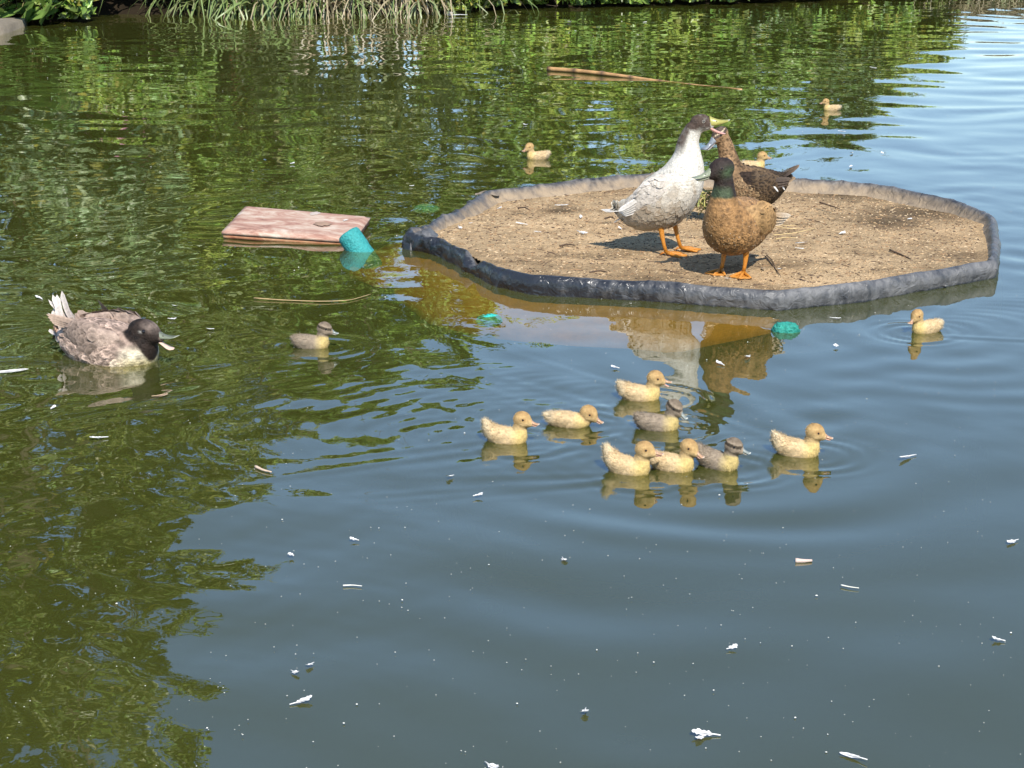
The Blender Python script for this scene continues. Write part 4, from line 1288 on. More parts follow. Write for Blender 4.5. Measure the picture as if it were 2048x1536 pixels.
def bill_mesh(name, L, w, h, col_top, col_edge, col_nail, lower=False):
    mb = MB(); n, m = 16, 12; vs, fs, cs = [], [], []
    for k in range(n + 1):
        t = k / n
        ww = w * (1.0 - 0.30 * math.sin(math.pi * min(1, t / 0.75)) + 0.22 * max(0, (t - 0.5) / 0.5)) if t < 0.86 else w * 1.15 * math.sqrt(max(0.0, 1 - ((t - 0.86) / 0.14) ** 2)) + 0.0004
        if lower: ww *= 0.86
        hh = h * ((1 - t) ** 1.7 * 0.80 + 0.20 * (1 - t ** 6) + 0.015)
        if lower: hh = h * 0.26 * (1 - t ** 5) + 0.0006
        zc = -0.10 * L * math.sin(math.pi * t) * 0.5 + (0.10 * L * t * t if not lower else 0.05 * L * t * t)
        for q in range(m):
            a = 2 * math.pi * q / m
            y = ww * math.cos(a); z = math.sin(a)
            z = (z * hh if z > 0 else z * hh * 0.12) if not lower else (z * hh * 0.25 if z > 0 else z * hh)
            vs.append((L * t, y, zc + z))
            e = abs(math.cos(a)) ** 3
            c = tuple(col_top[i] * (1 - e) + col_edge[i] * e for i in range(3))
            if t > 0.88: c = col_nail
            cs.append(c)
    for k in range(n):
        for q in range(m):
            q2 = (q + 1) % m
            fs.append((k * m + q, (k + 1) * m + q, (k + 1) * m + q2, k * m + q2))
    fs.append(tuple(range(m))); fs.append(tuple(n * m + q for q in range(m - 1, -1, -1)))
    mb.add(vs, fs, cs)
    return mb.mesh(name, M['bill'])

def blade_feather(L, w, c0, c1, bend=0.0, nseg=8, tip=0.5):
    mb = MB(); vs, fs, cs = [], [], []
    for k in range(nseg + 1):
        t = k / nseg
        ww = w * (0.45 + 0.55 * min(1, t * 2.5)) * (1.0 if t < 0.75 else math.sqrt(max(0, 1 - ((t - 0.75) / 0.25) ** 2)) * (1 - 0.15) + 0.05)
        z = bend * t * t
        vs += [(-L * t, ww, z - ww * 0.22), (-L * t, ww * 0.1, z), (-L * t, -ww, z - ww * 0.22)]
        c = tuple(c0[i] * (1 - t) + c1[i] * t for i in range(3)); d = tuple(x * 0.72 for x in c)
        cs += [c, d, c]
    for k in range(nseg):
        for j in (0, 1):
            fs.append((k * 3 + j, k * 3 + j + 1, (k + 1) * 3 + j + 1, (k + 1) * 3 + j))
    mb.add(vs, fs, cs)
    return mb.mesh('feather', M['vane'])

def foot_mesh(s=1.0):
    mb = MB(); O = (0.48, 0.185, 0.022); D = (0.40, 0.14, 0.016); W = (0.50, 0.21, 0.035)
    tips = []
    for a, L in ((-36, 0.060), (0, 0.068), (36, 0.060)):
        d = Vector((math.cos(R(a)), math.sin(R(a)), 0)); e = d * L * s
        tips.append((d, e))
        mb.tube([(0, 0, 0.012 * s), d * L * 0.35 * s + Vector((0, 0, 0.009 * s)), d * L * 0.7 * s + Vector((0, 0, 0.0065 * s)), e + Vector((0, 0, 0.004 * s))],
                [0.0062 * s, 0.0054 * s, 0.0046 * s, 0.003 * s], 7, O)
        mb.tube([e + Vector((0, 0, 0.004 * s)), e + d * 0.007 * s + Vector((0, 0, 0.0015 * s))], [0.0024 * s, 0.0006 * s], 5, (0.10, 0.06, 0.03))
    for k in (0, 1):
        (d1, e1), (d2, e2) = tips[k], tips[k + 1]
        top, bot = [], []
        vs = []; n = 5
        for i in range(n + 1):
            t = i / n
            a, b = e1 * t * 0.97, e2 * t * 0.97
            mid = (a + b) / 2 * (1 - 0.10 * t)
            for z in (0.0055 * s * (1 - 0.3 * t) + 0.001, 0.0015 * s):
                vs += [a + Vector((0, 0, z)), mid + Vector((0, 0, z * 0.8)), b + Vector((0, 0, z))]
        fs = []
        for i in range(n):
            for j in (0, 1):
                p = i * 6 + j; q_ = (i + 1) * 6 + j
                fs.append((p, q_, q_ + 1, p + 1))
                fs.append((p + 3, p + 4, q_ + 4, q_ + 3))
        p = n * 6
        fs += [(p, p + 3, p + 4, p + 1), (p + 1, p + 4, p + 5, p + 2)]
        mb.add(vs, fs, W)
    mb.tube([(0, 0, 0.014 * s), (-0.012 * s, 0, 0.010 * s), (-0.022 * s, 0, 0.003 * s)], [0.004 * s, 0.0035 * s, 0.002 * s], 6, D)
    return mb.mesh('foot', M['leg'])

def make_bird(name, label, cat, loc, yaw, chain, head, colour, voxel, scale=1.0, group=None, mouth=0.0, bill=None, eye=None, mat='feather',
              plumage=None, fuzz=0, tail=(), wing=None, legs=None, nsamp=46, smooth=6, extra=()):
    """chain: (x, z, ry, rz) from tail to upper neck; head: dict(c, yaw, pitch, l, w, h)"""
    root = empty(name, loc, yaw, scale)
    tag(root, label, cat, group)
    S, T = catmull(chain, nsamp)
    blobs = []
    tang = np.gradient(S[:, :2], axis=0); tang /= np.linalg.norm(tang, axis=1, keepdims=True)
    for (x, z, ry, rz), (tx, tz) in zip(S, tang):
        rl = 0.75 * min(ry, rz) + 0.002
        A = np.array([[tx * rl, 0, tz * rl], [0, ry, 0], [-tz * rz, 0, tx * rz]])
        blobs.append((np.array([x, 0, z]), A))
    hc = np.array(head['c'], float)
    hy, hp = R(head['yaw']), R(head['pitch'])
    hd = np.array([math.cos(hp) * math.cos(hy), math.cos(hp) * math.sin(hy), math.sin(hp)])
    hl = np.array([-math.sin(hy), math.cos(hy), 0.0]); hu = np.cross(hd, hl)
    l, w, h = head['l'], head['w'], head['h']
    blobs.append((hc, np.stack([hd * l, hl * w, hu * h])))
    blobs.append((hc + hd * l * 0.42 - hu * h * 0.16, np.stack([hd * l * 0.72, hl * w * 0.84, hu * h * 0.72])))
    blobs.append((hc + hd * l * 0.85 - hu * h * 0.26, np.stack([hd * l * 0.42, hl * w * 0.56, hu * h * 0.46])))
    blobs.append((hc + hd * l * 0.1 - hu * h * 0.35, np.stack([hd * l * 0.7, hl * w * 0.98, hu * h * 0.55])))
    nk = np.array([S[-1][0], 0, S[-1][1]])
    for f in np.linspace(0.1, 0.9, 7):        # throat joins the neck to the turned head
        blobs.append((nk * (1 - f) + (hc - hu * h * 0.2) * f, np.eye(3) * (S[-1][2] * (1 - f) + w * 0.85 * f)))
    for (c, A) in extra:
        blobs.append((np.array(c), np.array(A)))
    me = fuse(blobs, voxel, smooth, 'body')
    P, Nn = mverts(me), mnorm(me)
    # parameter along the chain for each vertex; 'hn' = nearness to the head
    d2 = ((P[:, None, 0] - S[None, :, 0]) / 1.0) ** 2 + ((P[:, None, 2] - S[None, :, 1])) ** 2
    near = d2.argmin(1)
    tpar = T[near]
    q = P - hc
    H = np.stack([q @ hd / l, q @ hl / w, q @ hu / h], 1)
    colv = colour(P, Nn, tpar, H)
    set_col(me, np.clip(colv, 0.0, 0.95))
    me.materials.append(M[mat])
    body = link('body', me, root)
    hl_v, hu_v, hd_v = Vector(hl), Vector(hu), Vector(hd)
    rotm = Matrix((hd_v, hl_v, hu_v)).transposed().to_4x4()
    # bill
    B = bill
    bb = Vector(hc + hd * l * 0.92 - hu * h * 0.22)
    up = link('upper_bill', bill_mesh('upper_bill', B['L'], B['w'], B['h'], B['top'], B['edge'], B['nail']), root)
    up.matrix_local = Matrix.Translation(bb) @ rotm @ Matrix.Rotation(R(-mouth * 0.35), 4, 'Y')
    lo = link('lower_bill', bill_mesh('lower_bill', B['L'] * 0.93, B['w'], B['h'], B['low'], B['low'], B.get('lownail', B['low']), True), root)
    lo.matrix_local = Matrix.Translation(bb - hu_v * B['h'] * 0.14 - hd_v * 0.10 * B['L']) @ rotm @ Matrix.Rotation(R(4 + mouth), 4, 'Y')
    for sgn in (1, -1):
        mb = MB(); nv, nf = ICO_V * np.array([B['L'] * 0.055, B['w'] * 0.10, B['h'] * 0.07]), ICO_F
        mb.add([tuple(v) for v in nv], [tuple(f) for f in nf], (0.02, 0.018, 0.015))
        o = mb.build('nostril', M['eye'], up); o.location = (B['L'] * 0.30, sgn * B['w'] * 0.50, B['h'] * 0.30)
    # eyes
    for sgn in (1, -1):
        mb = MB(); e = eye['r']
        mb.add([tuple(v) for v in ICO_V * e], [tuple(f) for f in ICO_F], eye.get('col', (0.012, 0.009, 0.008)))
        o = mb.build('eye', M['eye'], root)
        # put it on the skin: march outwards along the side of the head
        want = hc + hd * l * eye.get('f', 0.36) + hu * h * eye.get('u', 0.24) + hl * sgn * w * 1.2
        k = ((P - want) ** 2).sum(1).argmin()
        o.location = Vector(P[k] - Nn[k] * e * 0.35)
        if eye.get('ring'):
            rg = MB(); nn = Vector(Nn[k]); a = nn.orthogonal().normalized(); b = nn.cross(a)
            pts = [(a * math.cos(g) + b * math.sin(g) * 0.8) * e * 1.12 for g in np.linspace(0, 2 * math.pi, 15)]
            rg.tube(pts, e * 0.17, 5, eye['ring'], cap=False)
            ro = rg.build('eye_ring', M[mat], o); ro.location = nn * e * 0.45
    rng = np.random.default_rng(abs(hash(label)) % 1000 if False else len(label) * 7 + int(abs(loc[0]) * 100))
    flow3 = -np.stack([tang[near][:, 0], np.zeros(len(P)), tang[near][:, 1]], 1)
    if plumage:
        tmax = plumage.get('tmax', len(chain) - 3)
        cand = np.where((tpar <= tmax + 0.0) & (P[:, 2] > plumage.get('zmin', -1)))[0]
        ks = rng.choice(cand, plumage['n'])
        mbV, mbF, mbC = [], [], []
        rel = tpar[ks] / max(1e-6, len(chain) - 1)
        p, n_ = P[ks], Nn[ks]
        fl = flow3[ks] + rng.normal(size=(len(ks), 3)) * 0.12
        fl -= n_ * (fl * n_).sum(1, keepdims=True); fl /= np.linalg.norm(fl, axis=1, keepdims=True) + 1e-9
        sd = np.cross(n_, fl)
        Lf = plumage['L'] * (1.25 - 0.75 * rel) * rng.uniform(0.7, 1.25, len(ks)); Lf = Lf[:, None]
        Wf = Lf * plumage.get('asp', 0.34)
        lift = plumage.get('lift', 0.0035)
        base = p - n_ * 0.0012
        V = np.stack([base, p + fl * Lf * 0.45 + sd * Wf + n_ * lift * 0.25, p + fl * Lf * 0.80 + sd * Wf * 0.75 + n_ * lift * 0.55, p + fl * Lf + n_ * lift * 0.7,
                      p + fl * Lf * 0.80 - sd * Wf * 0.75 + n_ * lift * 0.55, p + fl * Lf * 0.45 - sd * Wf + n_ * lift * 0.25, p + fl * Lf * 0.55 + n_ * lift], 1).reshape(-1, 3)
        o7 = np.arange(len(ks))[:, None] * 7
        F = np.concatenate([o7 + np.array([[0, 1, 6]]), o7 + np.array([[1, 2, 6]]), o7 + np.array([[2, 3, 6]]), o7 + np.array([[3, 4, 6]]), o7 + np.array([[4, 5, 6]]), o7 + np.array([[5, 0, 6]])])
        c = colv[ks] * rng.uniform(1 - plumage.get('var', 0.15), 1 + plumage.get('var', 0.15), size=(len(ks), 1))
        rim = plumage.get('rim')
        if rim is not None:
            f = plumage['rimw'](P[ks], tpar[ks])[:, None]
            edge = c * (1 - f) + np.array(rim) * rng.uniform(0.6, 1.2, size=(len(ks), 1)) * f
        else:
            edge = c * plumage.get('edge', 1.08)
        C = np.stack([c, edge, edge, edge, edge, edge, c * plumage.get('mid', 0.9)], 1).reshape(-1, 3)
        pl = link('plumage', np_mesh('plumage', V, F, np.clip(C, 0, .95), M['vane'] if mat == 'feather' else M[mat], smooth=True), root); pl['kind'] = 'stuff'
    if plumage and plumage.get('drops'):
        cand = np.where((P[:, 0] > -0.06) & (P[:, 2] < 0.20) & (P[:, 2] > 0.07))[0]
        ks = rng.choice(cand, plumage['drops'])
        v2, f2 = ico(1)
        rad = rng.uniform(0.0006, 0.0014, len(ks))
        V = (v2[None] * rad[:, None, None] + (P[ks] + Nn[ks] * 0.0012)[:, None, :]).reshape(-1, 3)
        F = (f2[None] + (np.arange(len(ks)) * len(v2))[:, None, None]).reshape(-1, 3)
        dr = link('water_drops', np_mesh('water_drops', V, F, np.tile(np.array([0.55, 0.46, 0.34]), (len(V), 1)), M['eye'], smooth=True), root); dr['kind'] = 'stuff'
    if fuzz:
        ks = rng.integers(0, len(P), fuzz)
        p, n_ = P[ks], Nn[ks]
        fl = flow3[ks] * 1.0 + rng.normal(size=(fuzz, 3)) * 0.35 + n_ * 0.62
        hn = (H[ks] ** 2).sum(1) < 3.0
        fl[hn] = n_[hn] * 0.35 - hd * 0.9 + rng.normal(size=(hn.sum(), 3)) * 0.3
        fl /= np.linalg.norm(fl, axis=1, keepdims=True)
        sd = np.cross(n_, fl); sd /= np.linalg.norm(sd, axis=1, keepdims=True) + 1e-9
        Lf = (rng.uniform(0.0035, 0.0080, fuzz) * np.where(hn, 0.5, 1.0) * np.where(tpar[ks] < 1.2, 1.5, 1.0))[:, None]
        V = np.stack([p - n_ * 0.0008 + sd * 0.0007, p - n_ * 0.0008 - sd * 0.0007, p + fl * Lf], 1).reshape(-1, 3)
        F = np.arange(fuzz * 3).reshape(-1, 3)
        C = np.repeat(colv[ks] * rng.uniform(0.78, 1.16, size=(fuzz, 1)), 3, axis=0)
        fz = link('down_fuzz', np_mesh('down_fuzz', V, F, np.clip(C, 0, .95), M[mat]), root); fz['kind'] = 'stuff'
    for (pos, rz, ry, rx, L, ww, c0, c1, bend) in tail:
        link('tail_feather', blade_feather(L, ww, c0, c1, bend), root, pos, (rx, ry, rz))
    if wing:
        for sgn in (1, -1):
            S2, T2 = catmull(wing['chain'], 16)       # (x, y, z, r_side, r_up)
            bl = []
            for (x, y, z, a, b), tw_ in zip(S2, T2):
                y = y * (0.80 + 0.20 * min(1, tw_ / 0.8)); a = a * (0.6 + 0.4 * min(1, tw_ / 0.8))
                bl.append((np.array([x, y * 0.93 * sgn, z]), np.diag([max(a, b) * 0.9, a, b])))
            wm = fuse(bl, voxel, 4, 'wing')
            PW, NW = mverts(wm), mnorm(wm)
            cw = wing['col'](PW, NW)
            set_col(wm, np.clip(cw, 0, .95)); wm.materials.append(M[mat])
            wo_ = link('wing', wm, root)
            # covert feathers in rows on the wing
            n = wing.get('n', 160)
            outw = np.where((NW[:, 1] * sgn > 0.25) & (PW[:, 0] < wing['chain'][0][0] - 0.018))[0]
            if len(outw) > 10:
                ks = rng.choice(outw, n)
                p, n_ = PW[ks], NW[ks]
                wd = np.array([wing['chain'][0][0] - wing['chain'][-1][0], 0, wing['chain'][0][2] - wing['chain'][-1][2]]); wd = -wd if wing['chain'][0][0] > wing['chain'][-1][0] else wd
                wd = wd / np.linalg.norm(wd)
                fl = np.tile(wd, (n, 1)) + rng.normal(size=(n, 3)) * 0.12
                fl -= n_ * (fl * n_).sum(1, keepdims=True); fl /= np.linalg.norm(fl, axis=1, keepdims=True)
                sd = np.cross(n_, fl); Lf = wing.get('L', 0.035) * rng.uniform(0.8, 1.2, (n, 1)); Wf = Lf * 0.33
                V = np.stack([p - n_ * .001, p + fl * Lf * .45 + sd * Wf, p + fl * Lf * .8 + sd * Wf * .8 + n_ * .001, p + fl * Lf + n_ * .0015, p + fl * Lf * .8 - sd * Wf * .8 + n_ * .001, p + fl * Lf * .45 - sd * Wf, p + fl * Lf * .55 + n_ * .0035], 1).reshape(-1, 3)
                o7 = np.arange(n)[:, None] * 7
                F = np.concatenate([o7 + np.array([[i, (i + 1) % 6, 6]]) for i in range(6)])
                c = cw[ks] * rng.uniform(0.82, 1.18, size=(n, 1))
                ed = c * wing.get('edge', 1.15) if wing.get('rim') is None else c * 0.45 + np.array(wing['rim']) * 0.55
                C = np.stack([c, ed, ed, ed, ed, ed, c * wing.get('mid', 0.6)], 1).reshape(-1, 3)
                cv = link('covert_feathers', np_mesh('covert_feathers', V, F, np.clip(C, 0, .95), M['vane'], smooth=True), wo_); cv['kind'] = 'stuff'
            for (pos, rz, ry, L, ww, c0, c1) in wing.get('prim', ()):
                link('flight_feather', blade_feather(L, ww, c0, c1, -0.004), wo_, (pos[0], pos[1] * sgn, pos[2]), (R(-70) * sgn, ry, rz * sgn))
    if legs:
        fm = foot_mesh(legs.get('s', 1.0))
        for (hip, ankle, foot, fyaw) in legs['pts']:
            hip, ankle, foot = Vector(hip), Vector(ankle), Vector(foot)
            mb = MB(); O = (0.48, 0.185, 0.022)
            mb.tube([hip, hip * 0.55 + ankle * 0.45, ankle + (hip - ankle) * 0.12, ankle, ankle * 0.6 + foot * 0.4, foot + Vector((0, 0, 0.012))],
                    [0.013, 0.0105, 0.0085, 0.0085, 0.0062, 0.0068], 10, O)
            lo_ = mb.build('leg', M['leg'], root)
            link('foot', fm, lo_, foot, (0, 0, fyaw))
    return root

# ---- white duck, calling
def c_white(P, N, t, H):
    n = vnoise(P, 22, 1); n2 = vnoise(P, 60, 4)
    c = np.tile(np.array([0.60, 0.56, 0.48]), (len(P), 1))
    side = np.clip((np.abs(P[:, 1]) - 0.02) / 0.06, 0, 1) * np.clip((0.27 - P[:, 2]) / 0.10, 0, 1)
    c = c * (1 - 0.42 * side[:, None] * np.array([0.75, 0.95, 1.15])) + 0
    n3 = vnoise(P * np.array([1, 1, 0.6]), 38, 6, 3)
    blot = np.clip(n3 * 2.2 + 0.1, 0, 1) * np.clip((0.30 - P[:, 2]) / 0.06, 0, 1)
    c = c * (1 - 0.40 * blot[:, None] * np.array([0.8, 1.0, 1.2]))
    c *= (1 + 0.16 * n + 0.14 * n2)[:, None]
    back = np.clip((P[:, 2] - 0.30) / 0.05, 0, 1)
    # brown hood running down the back of the neck
    rear = np.clip((0.046 + (P[:, 2] - 0.34) * 0.25 - P[:, 0]) / 0.014, 0, 1) * np.clip((P[:, 2] - 0.345) / 0.04, 0, 1)
    hood = np.clip((P[:, 2] - 0.424 + 0.02 * n - 0.04 * (P[:, 0] - 0.06)) / 0.016, 0, 1)
    f = np.clip(np.maximum(rear * 0.8, hood) * (0.82 + 0.5 * n2), 0, 1)
    throat = np.clip((H[:, 0] - 0.1) / 0.4, 0, 1) * np.clip((-H[:, 2] - 0.62) / 0.3, 0, 1)
    f = f * (1 - 0.75 * throat)
    ringb = np.clip((H[:, 0] - 0.88) / 0.10, 0, 1) * (np.abs(H[:, 2]) < 1.3)
    f = f * (1 - ringb)
    br = np.array([0.066, 0.045, 0.034])
    f = np.clip(f * 1.3, 0, 1)
    c = c * (1 - f[:, None]) + br * (1 + 0.9 * n2[:, None]) * f[:, None]
    return c
wl = G(1340, 512, 0.036)
WT = (0.72, 0.68, 0.62)
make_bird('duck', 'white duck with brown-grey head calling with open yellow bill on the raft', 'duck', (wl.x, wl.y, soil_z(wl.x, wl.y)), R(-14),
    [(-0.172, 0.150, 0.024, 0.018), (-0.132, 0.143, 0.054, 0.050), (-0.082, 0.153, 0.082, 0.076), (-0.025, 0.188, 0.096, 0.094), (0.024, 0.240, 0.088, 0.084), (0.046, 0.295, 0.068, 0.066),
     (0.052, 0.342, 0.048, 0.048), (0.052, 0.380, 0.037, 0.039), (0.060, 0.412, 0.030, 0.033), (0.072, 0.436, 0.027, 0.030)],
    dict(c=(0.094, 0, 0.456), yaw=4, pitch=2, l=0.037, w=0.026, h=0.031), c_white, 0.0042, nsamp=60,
    mouth=24, bill=dict(L=0.068, w=0.0145, h=0.031, top=(0.30, 0.28, 0.075), edge=(0.36, 0.33, 0.09), nail=(0.38, 0.35, 0.26), low=(0.55, 0.28, 0.22)),
    eye=dict(r=0.0046, ring=(0.50, 0.45, 0.38), f=0.30, u=0.30),
    plumage=dict(n=1500, L=0.034, tmax=4.2, lift=0.0004, var=0.05, edge=1.03),
    tail=[((-0.162 + 0.004 * abs(k), 0.010 * k, 0.152), R(5 * k), R(-6 - abs(k)), 0, 0.085, 0.012, WT, (0.76, 0.73, 0.68), 0.0) for k in (-3, -2, -1, 0, 1, 2, 3)] +
         [((-0.150, 0.016 * k, 0.135), R(5 * k), R(-34), 0, 0.06, 0.013, WT, (0.70, 0.66, 0.60), 0.0) for k in (-1, 0, 1)],
    wing=dict(chain=[(0.012, 0.076, 0.264, 0.012, 0.030), (-0.038, 0.087, 0.232, 0.015, 0.046), (-0.092, 0.074, 0.195, 0.013, 0.036), (-0.140, 0.045, 0.164, 0.009, 0.016)],
              col=lambda P, N: np.tile(np.array([0.55, 0.49, 0.42]), (len(P), 1)) * (1 + 0.18 * vnoise(P, 30, 3))[:, None], n=150, L=0.034, mid=0.85,
              prim=[((-0.085, 0.080 - 0.004 * k, 0.212 - 0.011 * k), R(-14), R(-32 + 3 * k), 0.10 - 0.006 * k, 0.0085, (0.60, 0.54, 0.47), (0.74, 0.70, 0.64)) for k in range(5)]),
    legs=dict(s=1.05, pts=[((-0.03, -0.042, 0.115), (-0.022, -0.045, 0.070), (-0.006, -0.046, 0.0), R(6)), ((0.0, 0.04, 0.125), (0.012, 0.043, 0.075), (0.030, 0.046, 0.0), R(22))]))

# ---- tan drake in front
def c_tan(P, N, t, H):
    n = vnoise(P, 26, 1); n2 = vnoise(P, 75, 4)
    c = np.tile(np.array([0.26, 0.145, 0.060]), (len(P), 1))
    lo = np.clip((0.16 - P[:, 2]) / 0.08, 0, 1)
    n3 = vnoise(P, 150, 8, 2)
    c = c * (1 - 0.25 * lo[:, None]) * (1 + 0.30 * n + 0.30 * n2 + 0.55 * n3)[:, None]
    br = np.clip((P[:, 0] - 0.02) / 0.06, 0, 1) * (P[:, 2] < 0.29)
    c = c * (1 - br[:, None] * np.array([0.08, 0.12, 0.20]))
    rump = np.clip((-0.11 - P[:, 0]) / 0.03, 0, 1)
    c = c * (1 - rump[:, None]) + np.array([0.44, 0.37, 0.30]) * rump[:, None]
    hood = np.clip((P[:, 2] - 0.268 + 0.006 * n) / 0.008, 0, 1)
    hd_ = np.tile(np.array([0.022, 0.013, 0.010]), (len(P), 1)) * (1 + 0.4 * n2[:, None])
    g = np.exp(-(((H[:, 0] + 0.25) / 0.55) ** 2 + ((H[:, 2] + 0.25) / 0.45) ** 2)) * 0.9
    g = np.maximum(g, np.clip((0.315 - P[:, 2]) / 0.02, 0, 1) * 0.7 * np.clip((P[:, 0] - 0.10) / 0.02 + 0.4, 0, 1))
    hd_ = hd_ * (1 - g[:, None]) + np.array([0.050, 0.078, 0.036]) * g[:, None]
    return c * (1 - hood[:, None]) + hd_ * hood[:, None]
tl = G(1468, 552, 0.045)
CA = (0.36, 0.22, 0.10)
make_bird('duck', 'tan brown drake with dark green-tinged head standing at the front of the raft', 'duck', (tl.x, tl.y, soil_z(tl.x, tl.y)), R(236),
    [(-0.190, 0.150, 0.026, 0.016), (-0.15, 0.152, 0.052, 0.048), (-0.085, 0.160, 0.080, 0.080), (-0.01, 0.160, 0.092, 0.095), (0.052, 0.172, 0.086, 0.092), (0.084, 0.212, 0.064, 0.068),
     (0.092, 0.255, 0.046, 0.048), (0.092, 0.300, 0.034, 0.036), (0.097, 0.335, 0.029, 0.031)],
    dict(c=(0.104, -0.004, 0.362), yaw=-38, pitch=-12, l=0.044, w=0.031, h=0.037), c_tan, 0.0042, nsamp=60, mat='tawny',
    bill=dict(L=0.064, w=0.0155, h=0.022, top=(0.19, 0.215, 0.14), edge=(0.27, 0.29, 0.20), nail=(0.17, 0.18, 0.13), low=(0.22, 0.22, 0.15)),
    eye=dict(r=0.0048, ring=(0.10, 0.07, 0.055), f=0.32, u=0.28),
    plumage=dict(n=1100, L=0.022, tmax=4.6, lift=0.0010, var=0.30, edge=1.35, mid=0.5, drops=150),
    tail=[((-0.185, 0.012 * k, 0.150), R(6 * k), R(-8), 0, 0.07, 0.014, (0.30, 0.24, 0.19), (0.70, 0.66, 0.58) if k % 2 else (0.16, 0.13, 0.11), 0.0) for k in (-3, -2, -1, 0, 1, 2, 3)],
    wing=dict(chain=[(0.040, 0.072, 0.205, 0.012, 0.034), (-0.02, 0.088, 0.190, 0.016, 0.050), (-0.095, 0.078, 0.176, 0.013, 0.040), (-0.160, 0.046, 0.165, 0.008, 0.016)],
              col=lambda P, N: np.tile(np.array([0.32, 0.19, 0.08]), (len(P), 1)) * (1 + 0.25 * vnoise(P, 30, 3))[:, None], n=190, L=0.036, edge=1.3,
              prim=[((-0.10, 0.082 - 0.004 * k, 0.190 - 0.012 * k), R(-14), R(-8 + 3 * k), 0.10 - 0.006 * k, 0.0085, (0.40, 0.25, 0.12), (0.62, 0.52, 0.40)) for k in range(4)]),
    legs=dict(s=1.0, pts=[((-0.01, -0.040, 0.095), (-0.004, -0.042, 0.055), (0.006, -0.044, 0.0), R(4)), ((0.0, 0.042, 0.095), (0.0, 0.040, 0.055), (0.004, 0.036, 0.0), R(16))]))

# ---- mottled brown hen behind
def c_hen(P, N, t, H):
    n = vnoise(P, 30, 1); n2 = vnoise(P, 90, 4)
    c = np.tile(np.array([0.125, 0.076, 0.038]), (len(P), 1))
    back = np.clip((-0.0 - P[:, 0]) / 0.06, 0, 1)
    c = c * (1 - back[:, None]) + np.array([0.028, 0.018, 0.011]) * back[:, None]
    c *= (1 + 0.3 * n + 0.35 * n2)[:, None]
    neck = np.clip((P[:, 2] - 0.20) / 0.03, 0, 1)
    c = c * (1 - neck[:, None]) + (np.array([0.20, 0.122, 0.062]) * (1 + 0.9 * n2[:, None])) * neck[:, None]
    nape = neck * np.clip((0.066 - P[:, 0]) / 0.015, 0, 1)
    c = c * (1 - 0.45 * nape[:, None])
    hd = ((H ** 2).sum(1) < 3.2) & (P[:, 2] > 0.30)
    crown = hd & (H[:, 2] > 0.45)
    c[crown] = np.array([0.075, 0.055, 0.04])
    stripe = hd & (np.abs(H[:, 2] - 0.22) < 0.16) & (H[:, 0] < 0.95)
    c[stripe] = np.array([0.07, 0.05, 0.04])
    brow = hd & (np.abs(H[:, 2] - 0.47) < 0.09) & (H[:, 0] > -0.6) & (np.abs(H[:, 1]) > 0.45)
    c[brow] = np.array([0.36, 0.28, 0.19])
    return c
hl_ = G(1490, 447, 0.030)
DB, BF = (0.055, 0.038, 0.028), (0.42, 0.31, 0.20)
